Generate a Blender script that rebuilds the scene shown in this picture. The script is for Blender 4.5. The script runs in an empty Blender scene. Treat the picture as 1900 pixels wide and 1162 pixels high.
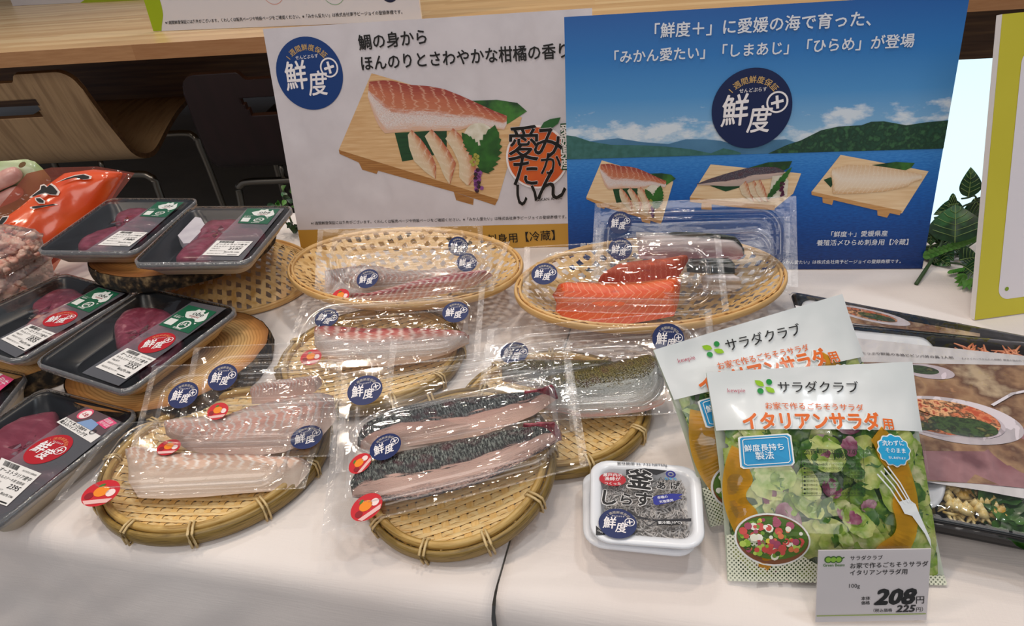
import bpy, bmesh, math, random
from mathutils import Vector, Matrix, noise
random.seed(7)
T = 0.72                      # height of the display table top
HC = 0.383                    # camera height above the table top
FPX, WPX, HPX = 1250.0, 1900.0, 1162.0
TH, RO = math.radians(29.5), math.radians(-4.5)
SC = bpy.context.scene
COL = SC.collection

# ---------------------------------------------------------------- camera
cR, sR = math.cos(RO), math.sin(RO)
cT, sT = math.cos(TH), math.sin(TH)
RIGHT = Vector((cR, sR*sT, sR*cT)); UPV = Vector((-sR, cR*sT, cR*cT)); FWD = Vector((0, cT, -sT))
EYE = Vector((0, 0, T+HC))
cd = bpy.data.cameras.new('camera'); cam = bpy.data.objects.new('camera', cd); COL.objects.link(cam)
cam.matrix_world = Matrix(((RIGHT.x, UPV.x, -FWD.x, EYE.x), (RIGHT.y, UPV.y, -FWD.y, EYE.y), (RIGHT.z, UPV.z, -FWD.z, EYE.z), (0, 0, 0, 1)))
cd.sensor_fit = 'HORIZONTAL'; cd.sensor_width = 36; cd.lens = FPX/WPX*36; cd.clip_start = 0.01
SC.camera = cam

# ---------------------------------------------------------------- light and exposure
SC.view_settings.view_transform = 'Standard'; SC.view_settings.look = 'None'
SC.view_settings.gamma = 1; SC.view_settings.use_curve_mapping = False
SC.view_settings.exposure = 0.0
SC.cycles.max_bounces = 10; SC.cycles.transparent_max_bounces = 48; SC.cycles.use_denoising = True
SC.cycles.caustics_reflective = False; SC.cycles.caustics_refractive = False
SC.cycles.sample_clamp_indirect = 4
w = bpy.data.worlds.new('hall'); SC.world = w; w.use_nodes = True
w.node_tree.nodes['Background'].inputs[0].default_value = (0.86, 0.90, 1.0, 1)
w.node_tree.nodes['Background'].inputs[1].default_value = 0.24
def lamp(loc, target, size, power, col=(1, 1, 1), sy=None, name='ceiling_lamp'):
    l = bpy.data.lights.new(name, 'AREA'); l.energy = power; l.color = col
    l.shape = 'RECTANGLE' if sy else 'DISK'; l.size = size
    if sy: l.size_y = sy
    o = bpy.data.objects.new(name, l); COL.objects.link(o); o.location = loc
    o.rotation_euler = (Vector(target)-Vector(loc)).to_track_quat('-Z', 'Y').to_euler()
WARM = (1.0, 0.84, 0.68); COOL = (0.86, 0.94, 1.0)
CT = (0.0, 0.6, T)
lamp((-0.75, 1.0, 2.9), (-.2, .6, T), .16, 8.5, WARM)
lamp((0.35, 1.35, 2.9), (.1, .7, T), .16, 8.5, WARM)
lamp((0.95, 0.55, 2.9), (.3, .6, T), .16, 7, COOL)
lamp((-0.1, 0.25, 2.9), (0, .5, T), .16, 6, (1, .95, .88))
lamp((-1.6, 0.4, 2.9), (-.5, .6, T), .16, 7, WARM)
lamp((-0.3, 2.3, 3.0), (0, .7, T), .5, 9, (1, .95, .9), .12, 'ceiling_tube_lamp')
lamp((-0.4, -1.5, 2.5), (0, .6, T), 2.6, 25, (1, .94, .88), 1.2, 'front_fill_light')  # broad fill light added behind the camera to brighten card and posters

# ---------------------------------------------------------------- helpers
def lin(h):
    if not isinstance(h, str): return tuple(h)
    h = h.lstrip('#'); v = [int(h[i:i+2], 16)/255 for i in (0, 2, 4)]
    return tuple((c/12.92 if c <= .04045 else ((c+.055)/1.055)**2.4) for c in v)+(1,)
def ray(x, y):
    return FWD + RIGHT*((x-WPX/2)/FPX) - UPV*((y-HPX/2)/FPX)
def U(x, y, z=0.0):           # where a line of sight meets the height z above the table top
    d = ray(x, y); return EYE + d*((z-HC)/d.z)
def UY(x, y, Y):
    d = ray(x, y); return EYE + d*(Y/d.y)
class Fr:                     # a local frame: origin, x axis, normal
    def __init__(s, O, X, Y):
        s.O = Vector(O); s.x = (Vector(X)-s.O).normalized(); s.n = s.x.cross(Vector(Y)-s.O).normalized(); s.y = s.n.cross(s.x)
        s.M = Matrix(((s.x.x, s.y.x, s.n.x, s.O.x), (s.x.y, s.y.y, s.n.y, s.O.y), (s.x.z, s.y.z, s.n.z, s.O.z), (0, 0, 0, 1)))
    def p(s, px, py, z=0.0):  # a point of the plane z of this frame
        d = ray(px, py); t = ((s.O+s.n*z-EYE).dot(s.n))/d.dot(s.n); q = EYE+d*t-s.O
        return (q.dot(s.x), q.dot(s.y))
    def ps(s, pts, z=0.0): return [s.p(a, b, z) for a, b in pts]
def FP(a, za, b, zb, c, zc): return Fr(U(*a, za), U(*b, zb), U(*c, zc))

def node(nt, t, ins=None, **kw):
    n = nt.nodes.new(t)
    for k, v in kw.items(): setattr(n, k, v)
    for k, v in (ins or {}).items():
        if hasattr(v, 'is_output'): nt.links.new(v, n.inputs[k])
        else: n.inputs[k].default_value = v
    return n
MATS = {}
def newmat(name):
    m = bpy.data.materials.new(name); m.use_nodes = True; nt = m.node_tree
    return m, nt, nt.nodes['Principled BSDF']
def M(name, col, rough=.5, metal=0, spec=.5, var=None, scale=20, detail=4, bump=0, bscale=200, coat=0, sss=0, stretch=(1, 1, 1), alpha=1, trans=0, lo=.35, hi=.65, coord='Object'):
    if name in MATS: return MATS[name]
    m, nt, b = newmat(name)
    b.inputs['Base Color'].default_value = lin(col); b.inputs['Roughness'].default_value = rough
    b.inputs['Metallic'].default_value = metal; b.inputs['Specular IOR Level'].default_value = spec
    b.inputs['Coat Weight'].default_value = coat; b.inputs['Coat Roughness'].default_value = .12
    b.inputs['Alpha'].default_value = alpha; b.inputs['Transmission Weight'].default_value = trans
    if sss: b.inputs['Subsurface Weight'].default_value = sss; b.inputs['Subsurface Radius'].default_value = (.01, .004, .003); b.inputs['Subsurface Scale'].default_value = 1
    if var or bump:
        tc = node(nt, 'ShaderNodeTexCoord'); mp = node(nt, 'ShaderNodeMapping', {'Vector': tc.outputs[coord], 'Scale': stretch})
    if var:
        nz = node(nt, 'ShaderNodeTexNoise', {'Vector': mp.outputs[0], 'Scale': scale, 'Detail': detail})
        cr = node(nt, 'ShaderNodeValToRGB', {'Fac': nz.outputs[0]})
        cs = [col]+list(var); e = cr.color_ramp.elements
        e[0].position = lo; e[0].color = lin(cs[0]); e[1].position = hi; e[1].color = lin(cs[-1])
        for i, c in enumerate(cs[1:-1]):
            q = e.new(lo+(hi-lo)*(i+1)/(len(cs)-1)); q.color = lin(c)
        nt.links.new(cr.outputs[0], b.inputs['Base Color'])
    if bump:
        nb = node(nt, 'ShaderNodeTexNoise', {'Vector': mp.outputs[0], 'Scale': bscale, 'Detail': 3})
        bp = node(nt, 'ShaderNodeBump', {'Height': nb.outputs[0], 'Strength': bump, 'Distance': .002})
        nt.links.new(bp.outputs[0], b.inputs['Normal'])
    MATS[name] = m; return m
def ink(col, rough=.45): return M('print_'+col.strip('#')+('' if rough == .45 else '_g'), col, rough, spec=.35)

class MB:                     # collects geometry of ONE mesh
    lz = 1.2e-5
    def __init__(s): s.v = []; s.f = []; s.m = []; s.uv = []; s.mats = []; s.sm = []
    def mi(s, mat):
        if mat not in s.mats: s.mats.append(mat)
        return s.mats.index(mat)
    def add(s, vs, fs, mat, uvs=None, smooth=True):
        o = len(s.v); k = s.mi(mat); s.v += [tuple(v) for v in vs]
        for f in fs:
            s.f.append(tuple(o+i for i in f)); s.m.append(k); s.sm.append(smooth)
            s.uv.append([uvs[i] if uvs else (vs[i][0], vs[i][1]) for i in f])
        return s
    def grid(s, fn, nu, nv, mat, closeu=False, uvf=None, flip=False, smooth=True):
        vs = []; uvs = []
        for i in range(nu+1):
            for j in range(nv+1):
                a, b = i/nu, j/nv; vs.append(fn(a, b)); uvs.append((a, b))
        fs = []
        for i in range(nu):
            for j in range(nv):
                q = (i*(nv+1)+j, (i+1)*(nv+1)+j, (i+1)*(nv+1)+j+1, i*(nv+1)+j+1)
                fs.append(q[::-1] if flip else q)
        return s.add(vs, fs, mat, uvs, smooth)
    def poly(s, pts, mat, z=0, uvs=None):
        vs = [(p[0], p[1], p[2] if len(p) > 2 else z) for p in pts]
        from mathutils.geometry import tessellate_polygon
        fs = [tuple(t) for t in tessellate_polygon([[Vector(v) for v in vs]])]
        def up(f):
            a, b, c = (Vector(vs[i]) for i in f); return f if (b-a).cross(c-a).z >= 0 else f[::-1]
        return s.add(vs, [up(f) for f in fs], mat, uvs, False)
    def prism(s, pts, z0, z1, mat, side=None):
        n = len(pts); ar = sum(pts[i][0]*pts[(i+1) % n][1]-pts[(i+1) % n][0]*pts[i][1] for i in range(n))
        if ar < 0: pts = pts[::-1]
        s.poly(pts, mat, z1)
        vs = [(p[0], p[1], z0) for p in pts]+[(p[0], p[1], z1) for p in pts]
        s.add(vs, [(i, (i+1) % n, (i+1) % n+n, i+n) for i in range(n)], side or mat, None, False)
        from mathutils.geometry import tessellate_polygon
        lo = [Vector((p[0], p[1], z0)) for p in pts]; fs = []
        for t in tessellate_polygon([lo]):
            a, b, c = (lo[i] for i in t); fs.append(tuple(t) if (b-a).cross(c-a).z <= 0 else tuple(t)[::-1])
        return s.add(lo, fs, side or mat, None, False)
    def box(s, c, d, mat, M4=None):
        x, y, z = (q/2 for q in d); vs = [Vector((c[0]+a*x, c[1]+b*y, c[2]+e*z)) for a in (-1, 1) for b in (-1, 1) for e in (-1, 1)]
        if M4: vs = [M4 @ v for v in vs]
        return s.add(vs, [(0, 1, 3, 2), (4, 6, 7, 5), (0, 4, 5, 1), (2, 3, 7, 6), (0, 2, 6, 4), (1, 5, 7, 3)], mat, [(v[0], v[1]) for v in vs], False)
    def tube(s, path, r, mat, n=10, flat=1.0, closed=False, cap=True):
        P = [Vector(p) for p in path]; N = len(P); vs = []; fs = []; uvs = []
        ref = Vector((0, 0, 1)); L = 0
        for i, p in enumerate(P):
            a = P[(i-1) % N] if (closed or i) else p; b = P[(i+1) % N] if (closed or i < N-1) else p
            t = (b-a).normalized(); rf = ref if abs(t.dot(ref)) < .95 else Vector((0, 1, 0))
            x = t.cross(rf).normalized(); y = x.cross(t)
            rr = r[i] if isinstance(r, (list, tuple)) else r
            if i: L += (p-P[i-1]).length
            for k in range(n):
                an = 2*math.pi*k/n; vs.append(p+x*(math.cos(an)*rr)+y*(math.sin(an)*rr*flat)); uvs.append((L*10, k/n))
        R = N if closed else N-1
        for i in range(R):
            for k in range(n):
                j = (i+1) % N; fs.append((i*n+k, i*n+(k+1) % n, j*n+(k+1) % n, j*n+k))
        if cap and not closed: fs += [tuple(range(n))[::-1], tuple((N-1)*n+k for k in range(n))]
        return s.add(vs, fs, mat, uvs)
    def disc(s, c, r, mat, z=0, n=40, ry=None, rot=0):
        ry = ry or r; ca, sa = math.cos(rot), math.sin(rot)
        return s.poly([(c[0]+r*math.cos(2*math.pi*k/n)*ca-ry*math.sin(2*math.pi*k/n)*sa, c[1]+r*math.cos(2*math.pi*k/n)*sa+ry*math.sin(2*math.pi*k/n)*ca) for k in range(n)], mat, z)
    def ring(s, c, r0, r1, mat, z=0, n=40, a0=0, a1=360):
        vs = []
        for k in range(n+1):
            a = math.radians(a0+(a1-a0)*k/n)
            for r in (r0, r1): vs.append((c[0]+r*math.cos(a), c[1]+r*math.sin(a), z))
        return s.add(vs, [(2*k, 2*k+1, 2*k+3, 2*k+2) for k in range(n)], mat, None, False)
    def line(s, pts, wd, mat, z=0):   # a flat stroke
        for a, b in zip(pts, pts[1:]):
            a = Vector(a[:2]); b = Vector(b[:2]); d = (b-a)
            if d.length < 1e-9: continue
            d.normalize(); q = Vector((-d.y, d.x))*wd/2; e = d*wd*.3
            s.poly([tuple(a-e-q), tuple(b+e-q), tuple(b+e+q), tuple(a-e+q)], mat, z)
        return s
    def text(s, st, pL, pR, mat, z=0, bold=0, hs=1.0, shear=0):   # ink of st runs from pL to pR, baseline on that line
        vs, fs, x0, x1, la = glyphs(st, bold); a = Vector(pL[:2]); b = Vector(pR[:2]); d = b-a; k = d.length/(x1-x0); d.normalize(); n = Vector((-d.y, d.x))
        s.add([tuple(a+d*((x-x0+shear*y)*k)+n*(y*k*hs))+(z+q*s.lz,) for (x, y), q in zip(vs, la)], fs, mat, None, False); return s
    def textc(s, st, c, size, mat, z=0, bold=0, rot=0, hs=1.0, shear=0):  # one em = size, centred on c
        vs, fs, x0, x1, la = glyphs(st, bold); ca, sa = math.cos(rot), math.sin(rot); xm = (x0+x1)/2; o = []
        for (x, y), q in zip(vs, la):
            y = y-.36; x = (x-xm+shear*y)*size; y *= size*hs; o.append((c[0]+x*ca-y*sa, c[1]+x*sa+y*ca, z+q*s.lz))
        s.add(o, fs, mat, None, False); return s
    def obj(s, name, parent=None, M4=None):
        me = bpy.data.meshes.new(name); me.from_pydata(s.v, [], s.f)
        for m in s.mats: me.materials.append(m)
        if s.f:
            me.polygons.foreach_set('material_index', s.m); me.polygons.foreach_set('use_smooth', s.sm)
            uvl = me.uv_layers.new(name='UVMap'); flat = [c for f in s.uv for p in f for c in p]; uvl.data.foreach_set('uv', flat)
        me.update(); o = bpy.data.objects.new(name, me); COL.objects.link(o)
        if M4 is not None: o.matrix_world = M4
        if parent is not None: o.parent = parent
        return o
_G = {}
_fc = bpy.data.curves.new('tmp', 'FONT'); _fo = bpy.data.objects.new('tmp', _fc); COL.objects.link(_fo)
_fc.resolution_u = 2; _fc.fill_mode = 'FRONT'
def glyphs(st, bold=0):
    k = (st, bold)
    if bold > .009:           # heavy strokes: the thin glyph set several times side by side
        if k not in _G:
            vs, fs, x0, x1, _ = glyphs(st, 0); V = []; F = []; LA = []; b = bold*.8
            for dx, dy in (((-b, 0), (b, 0), (0, b), (0, -b)) if bold < .03 else ((-b, 0), (b, 0), (0, b), (0, -b), (-b*.7, -b*.7), (b*.7, -b*.7), (-b*.7, b*.7), (b*.7, b*.7), (0, 0))):
                o = len(V); LA += [LA[-1]+1 if LA else 0]*len(vs); V += [(x+dx, y+dy) for x, y in vs]; F += [tuple(o+i for i in f) for f in fs]
            _G[k] = (V, F, x0-b, x1+b, LA)
        return _G[k]
    if k not in _G:
        _fc.body = st; _fc.offset = bold; _fo.update_tag(); bpy.context.view_layer.update()
        me = bpy.data.meshes.new_from_object(_fo.evaluated_get(bpy.context.evaluated_depsgraph_get()))
        vs = [(v.co.x, v.co.y) for v in me.vertices]; fs = []
        for p in me.polygons:
            f = tuple(p.vertices); fs.append(f if p.normal.z >= 0 else f[::-1])
        bpy.data.meshes.remove(me); xs = [v[0] for v in vs] or [0, 1]
        _G[k] = (vs, fs, min(xs), max(xs), [0]*len(vs))
    return _G[k]
def tag(o, label=None, cat=None, group=None, kind=None):
    if label: o['label'] = label
    if cat: o['category'] = cat
    if group: o['group'] = group
    if kind: o['kind'] = kind
    return o
def thing(name, label, cat, M4, group=None):
    o = bpy.data.objects.new(name, None); COL.objects.link(o); o.empty_display_size = .05
    o.matrix_world = M4 if isinstance(M4, Matrix) else Matrix.Translation(M4)
    return tag(o, label, cat, group)
def lerp(a, b, t): return a+(b-a)*t
def sst(a, b, x):
    t = min(1, max(0, (x-a)/(b-a))); return t*t*(3-2*t)
def NZ(x, y, z=0): return noise.noise(Vector((x, y, z)))
def resample(pts, n):
    P = [Vector(p) for p in pts]; d = [0]
    for a, b in zip(P, P[1:]): d.append(d[-1]+(b-a).length)
    out = []; j = 0
    for i in range(n+1):
        t = d[-1]*i/n
        while j < len(d)-2 and d[j+1] < t: j += 1
        k = (t-d[j])/max(1e-9, d[j+1]-d[j]); out.append(P[j].lerp(P[j+1], k))
    return out
def smooth_path(pts, n, closed=False):  # Catmull-Rom
    P = [Vector(p) for p in pts]; N = len(P); out = []
    seg = N if closed else N-1
    for i in range(seg):
        g = lambda k: P[k % N] if closed else P[max(0, min(N-1, k))]
        a, b, c, d = g(i-1), g(i), g(i+1), g(i+2)
        for k in range(n):
            t = k/n; out.append(.5*((2*b)+(c-a)*t+(2*a-5*b+4*c-d)*t*t+(3*b-a-3*c+d)*t**3))
    if not closed: out.append(P[-1])
    return out
# ================================================================ the room
def wood(name, c1, c2, c3, plank=(.9, .045), scale=(1, 14, 1), rough=.4, rot=0.0, mortar=.35):
    if name in MATS: return MATS[name]
    m, nt, b = newmat(name)
    tc = node(nt, 'ShaderNodeTexCoord'); mp = node(nt, 'ShaderNodeMapping', {'Vector': tc.outputs['Object'], 'Rotation': (0, 0, rot)})
    br = node(nt, 'ShaderNodeTexBrick', {'Vector': mp.outputs[0], 'Scale': 1, 'Mortar Size': 0, 'Brick Width': plank[0], 'Row Height': plank[1], 'Color1': (0, 0, 0, 1), 'Color2': (1, 1, 1, 1)}, offset=.4)
    m2 = node(nt, 'ShaderNodeMapping', {'Vector': mp.outputs[0], 'Scale': scale})
    ad = node(nt, 'ShaderNodeMixRGB', {'Fac': 1, 'Color1': m2.outputs[0], 'Color2': br.outputs[0]}, blend_type='ADD')
    nz = node(nt, 'ShaderNodeTexNoise', {'Vector': ad.outputs[0], 'Scale': 9, 'Detail': 6, 'Roughness': .65, 'Distortion': .4})
    mx = node(nt, 'ShaderNodeMixRGB', {'Fac': mortar, 'Color1': nz.outputs[0], 'Color2': br.outputs[0]})
    cr = node(nt, 'ShaderNodeValToRGB', {'Fac': mx.outputs[0]}); e = cr.color_ramp.elements
    e[0].position = .22; e[0].color = lin(c1); e[1].position = .72; e[1].color = lin(c3); q = e.new(.48); q.color = lin(c2)
    nt.links.new(cr.outputs[0], b.inputs['Base Color']); b.inputs['Roughness'].default_value = rough
    MATS[name] = m; return m
YC = math.radians(-8.5)
CX = Vector((math.cos(YC), math.sin(YC), 0)); CY = Vector((-CX.y, CX.x, 0))
def RZ(loc, a): return Matrix.Translation(loc) @ Matrix.Rotation(a, 4, 'Z')

mb = MB(); mb.box((0, 3, -.01), (14, 11, .02), M('grey_floor', '#8f9194', .5, var=['#9b9c9e'], scale=3)); tag(mb.obj('floor'), kind='structure')
mb = MB(); mb.box((0, 0, 1.5), (12, .06, 3), M('dark_wall', '#4a3a36', .8, var=['#54423c'], scale=2)); tag(mb.obj('wall_back', M4=RZ((0, 7.2, 0), YC)), kind='structure')
# pale daylight panel under the counter, right side
mw = M('daylight', '#d8f2f8'); b = mw.node_tree.nodes['Principled BSDF']
b.inputs['Emission Color'].default_value = (.70, .93, 1, 1); b.inputs['Emission Strength'].default_value = 1.05
# the counter (top edge through U(0,98,.24) and U(490,68,.24))
ZC = .24
e0 = U(245, 83, ZC)
CM = Matrix(((CX.x, CY.x, 0, e0.x), (CX.y, CY.y, 0, e0.y), (0, 0, 1, T+ZC), (0, 0, 0, 1)))
root = thing('counter', 'long pale wooden counter with a dark apron behind the display table', 'counter', CM)
m_ct = wood('counter_wood', '#c69c68', '#e0b985', '#efd2a0', (.9, .042), (1, 11, 1), .32)
m_cf = wood('counter_edge_wood', '#9a683f', '#a97a50', '#b98a5e', (.9, .2), (2, 14, 30), .45)
hh = .0285
mb = MB(); mb.box((0, 2.2, -hh/2), (9, 4.4, hh), m_ct)
mb.obj('worktop', root)
mb = MB(); mb.box((0, -.0015, -hh/2), (9, .003, hh), m_cf); mb.obj('front_edge', root)
m_ap = M('apron_wood', '#5a3d2a', .5, var=['#6d4c34', '#82603f'], scale=4, stretch=(1, 1, 22))
def pz(px, py, d):            # height (counter frame) where a line of sight meets the vertical plane d behind the edge
    r = ray(px, py); O = CM.translation+CY*d; t = (O-EYE).dot(CY)/r.dot(CY); q = EYE+r*t; return (q-CM.translation).dot(CX), q.z-(T+ZC)
DA = .5
zap = pz(1800, 110, DA)
mb = MB(); mb.box((1.0, DA+.01, (zap[1]-hh)/2), (6.6, .02, -zap[1]-hh), m_ap, None); mb.obj('apron', root)
for q in (-2.1, 4.1):
    mb = MB(); mb.box((q, .55, (-(T+ZC)-hh)/2), (.05, .9, T+ZC-hh), m_ap); mb.obj('end_panel', root)
# daylight panel
x0, z0 = pz(1640, 560, DA+.1); x1, z1 = pz(2050, 100, DA+.1)
mb = MB(); mb.box(((x0+x1)/2+.1, DA+.1, -.52), (abs(x1-x0)+.2, .01, .86), mw)
tag(mb.obj('window_1', M4=CM), kind='structure')

# ---------------------------------------------------------------- two chairs under the counter
def make_chair(name, label, cx_px, wood_m, edge_m, dist, ytop=131):
    # frame: origin under the middle of the back, x along the counter, y away from the camera
    B = UY(cx_px, 300, dist); FL = Vector((B.x, B.y, 0))
    R = thing(name, label, 'chair', RZ(FL, YC+math.radians(3)))
    zt = UY(cx_px, ytop, dist-.085).z; zb = UY(cx_px, 306, dist).z-.004        # back runs from zb up to zt
    Wd = .225
    hb = zt-zb
    prof = [(-.085, zt), (-.068, zb+hb*.75), (-.049, zb+hb*.5), (-.030, zb+hb*.3), (-.010, zb+hb*.13), (.022, zb+hb*.035), (.06, zb), (.10, zb+.006), (.17, zb+.03), (.26, zb+.055), (.36, zb+.07), (.41, zb+.06)]
    pp = smooth_path([(a, b, 0) for a, b in prof], 5); n = len(pp)
    L = [0]
    for a, b2 in zip(pp, pp[1:]): L.append(L[-1]+(b2-a).length)
    H = L[-1]; Lb = zt-zb
    def wid(l): return Wd*(lerp(.95, 1.03, sst(0, Lb, l)) if l < Lb else lerp(1.03, .92, sst(Lb, H, l)))
    def at(l, x, off):
        j = max(0, min(n-2, next((i for i in range(n-1) if L[i+1] >= l), n-2))); k = (l-L[j])/(L[j+1]-L[j]); p = pp[j].lerp(pp[j+1], min(1, k)); t = (pp[j+1]-pp[j]).normalized()
        return (x, p.x+off*t.y, p.y-off*t.x)
    def outline():                                     # left/right edges and dipped top of the shell, handle slot cut out
        return None
    # strips along l, split across x to leave the slot open
    NXs = 80; ls = [i*.003 for i in range(int(.112/.003)+1)]
    while ls[-1] < H-.02: ls.append(ls[-1]+.016)
    ls.append(H)
    def top(x):                                        # dip in the middle of the top edge, rounded corners
        ax = abs(x); d = .017*(1-sst(.07, .085, ax)); c = max(0, ax-(Wd*.95-.04)); r = .04
        return d + (r-math.sqrt(max(0, r*r-min(c, r)**2)))
    sl0, sl1, sw = .058, .098, .100
    verts = []; idx = {}; faces = []
    def V(i, j, side):
        key = (i, j, side)
        if key not in idx:
            l = ls[i]; x = wid(l)*(2*j/NXs-1); l = max(l, top(x)*1.0) if l < .06 else l
            if l > H-.05: x *= 1-.12*sst(H-.05, H, l)
            idx[key] = len(verts); verts.append(at(min(l, H), x, side*.006))
        return idx[key]
    def hole(i, j):
        l = (ls[i]+ls[i+1])/2; x = wid(l)*(2*(j+.5)/NXs-1); return sl0 < l < sl1 and abs(x) < sw-(.35*(l-sl0))
    cell = {(i, j) for i in range(len(ls)-1) for j in range(NXs) if not hole(i, j)}
    mbs = MB(); fs = [[], []]
    for (i, j) in cell:
        for side in (1, -1):
            q = (V(i, j, side), V(i, j+1, side), V(i+1, j+1, side), V(i+1, j, side)); fs[0].append(q if side == 1 else q[::-1])
        for di, dj, a, b2 in ((-1, 0, (0, 0), (0, 1)), (1, 0, (1, 1), (1, 0)), (0, -1, (1, 0), (0, 0)), (0, 1, (0, 1), (1, 1))):
            if (i+di, j+dj) not in cell:
                fs[1].append((V(i+a[0], j+a[1], 1), V(i+b2[0], j+b2[1], 1), V(i+b2[0], j+b2[1], -1), V(i+a[0], j+a[1], -1))[::-1])
    mbs.add(verts, fs[0], wood_m); k = mbs.mi(edge_m)
    for f in fs[1]: mbs.f.append(f); mbs.m.append(k); mbs.sm.append(False); mbs.uv.append([(0, 0)]*4)
    mbs.obj('plywood_shell', R)
    mt = M('chair_steel', '#8d8478', .3, 1, var=['#7c746a'], scale=5)
    for y0, dz, dy in ((.05, -.045, -.05), (.30, -.01, .06)):   # each frame: two legs joined by a bar under the seat
        zt_ = zb+dz; lg = MB(); half = [(.12, y0, zt_), (.19, y0, zt_), (.212, y0, zt_-.008), (.222, y0, zt_-.035), (.228, y0+dy*.3, zt_-.20), (.235, y0+dy, .012)]
        lg.tube([(-p[0], p[1], p[2]) for p in smooth_path(half, 5)[::-1]]+[tuple(p) for p in smooth_path(half, 5)], .009, mt, 10); lg.obj('leg_frame', R)
        for sx in (-1, 1): lg = MB(); lg.tube([(sx*.10, y0, zt_), (sx*.10, y0, zb+.004)], .006, mt, 8); lg.obj('seat_bracket', R)
    return R
m_ply = M('birch_ply', '#a9865f', .42, var=['#b8946c', '#9c7a56'], scale=7, stretch=(9, 1, .6))
m_plye = M('ply_edge', '#7a5534', .5, var=['#5c3d26'], scale=90, stretch=(.1, 1, 1))
m_drk = M('dark_ply', '#241210', .45, var=['#2b1515'], scale=8, stretch=(6, 1, 1))
m_drke = M('dark_ply_edge', '#4a2a1c', .5)
make_chair('dining_chair', 'chair with pale birch plywood shell and handle slot, under the counter at left', 84, m_ply, m_plye, 1.62)
make_chair('dining_chair', 'chair with dark brown plywood shell, half hidden by the white fish poster', 580, m_drk, m_drke, 1.55, 122)

# ---------------------------------------------------------------- table and its two cloths
P0 = U(905, 1101); P1 = U(150, 988)
YT = math.atan2(P0.y-P1.y, P0.x-P1.x)
TX = Vector((math.cos(YT), math.sin(YT), 0)); TY = Vector((-TX.y, TX.x, 0))
TM = Matrix(((TX.x, TY.x, 0, P0.x), (TX.y, TY.y, 0, P0.y), (0, 0, 1, 0), (0, 0, 0, 1)))
root = thing('display_table', 'display table hidden under the white cloths', 'table', TM)
mtb = M('table_board', '#c8c2b8', .6)
mb = MB(); mb.box((.05, .332, T-.021), (1.98, .63, .03), mtb); mb.obj('tabletop', root)
for a in (-.85, .95):
    for c in (.08, .58):
        mb = MB(); mb.tube([(a, c, 0), (a, c, T-.03)], .016, M('chair_steel', '#888888')); mb.obj('leg', root)
m, nt, b = newmat('linen'); MATS['linen'] = m
tc = node(nt, 'ShaderNodeTexCoord')
w1 = node(nt, 'ShaderNodeTexNoise', {'Vector': tc.outputs['Object'], 'Scale': 6, 'Detail': 5})
cr = node(nt, 'ShaderNodeValToRGB', {'Fac': w1.outputs[0]}); cr.color_ramp.elements[0].color = lin('#ddd2cc'); cr.color_ramp.elements[1].color = lin('#ebe3de'); cr.color_ramp.elements[0].position = .3; cr.color_ramp.elements[1].position = .7
mpA = node(nt, 'ShaderNodeMapping', {'Vector': tc.outputs['Object'], 'Scale': (14, 220, 220)}); mpB = node(nt, 'ShaderNodeMapping', {'Vector': tc.outputs['Object'], 'Scale': (220, 14, 14)})
nA = node(nt, 'ShaderNodeTexNoise', {'Vector': mpA.outputs[0], 'Scale': 3}); nB = node(nt, 'ShaderNodeTexNoise', {'Vector': mpB.outputs[0], 'Scale': 3})
ad = node(nt, 'ShaderNodeMath', {0: nA.outputs[0], 1: nB.outputs[0]}, operation='ADD')
bp = node(nt, 'ShaderNodeBump', {'Height': ad.outputs[0], 'Strength': .22, 'Distance': .0008})
nt.links.new(cr.outputs[0], b.inputs['Base Color']); nt.links.new(bp.outputs[0], b.inputs['Normal'])
b.inputs['Roughness'].default_value = .85; b.inputs['Sheen Weight'].default_value = .15
def cloth(name, label, xa, xb, yf, seed, lift):
    R = .007; D = .665
    def fn(a, bb):
        x = lerp(xa, xb, a)
        s = bb*(D+.5+.0)       # length from the back edge over the front
        wr = .0010*NZ(x*7+seed, s*7)+.0006*NZ(x*20, s*22+seed)
        if s < D: return (x, yf+D-s, T+lift+wr*min(1, (D-s)*30))
        q = s-D; arc = R*math.pi/2
        if q < arc: t = q/R; return (x, yf-R*math.sin(t), T+lift-R+R*math.cos(t))
        q -= arc; fold = .020*NZ(x*5+seed, q*1.5)*min(1, q*4)+.008*NZ(x*16+seed*2, q*3, 3)*min(1, q*6)+.004*NZ(x*30+q*40, q*12, 1)*min(1, q*12)
        # a loose corner beside the seam
        ed = min(abs(x-xa), abs(x-xb)); cn = math.exp(-((ed-.04-q*.6)/.03)**2)*.010*min(1, q*8)
        return (x, yf-R-.004-abs(fold)*1.2-cn, T+lift-R-q)
    mb = MB(); mb.grid(fn, int(abs(xb-xa)*110), 130, MATS['linen'], flip=True)
    o = mb.obj(name, M4=TM.copy()); md = o.modifiers.new('s', 'SOLIDIFY'); md.thickness = .0012; md.offset = -1
    tag(o, label, 'tablecloth', 'white cloths over the display table')
cloth('tablecloth', 'white linen cloth under the meat trays and fish packs, left of the seam', -1.0, .004, 0, 1.0, 0)
cloth('tablecloth', 'white linen cloth under the salad bags, right of the seam', .0055, 1.08, .006, 5.0, 0)
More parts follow.
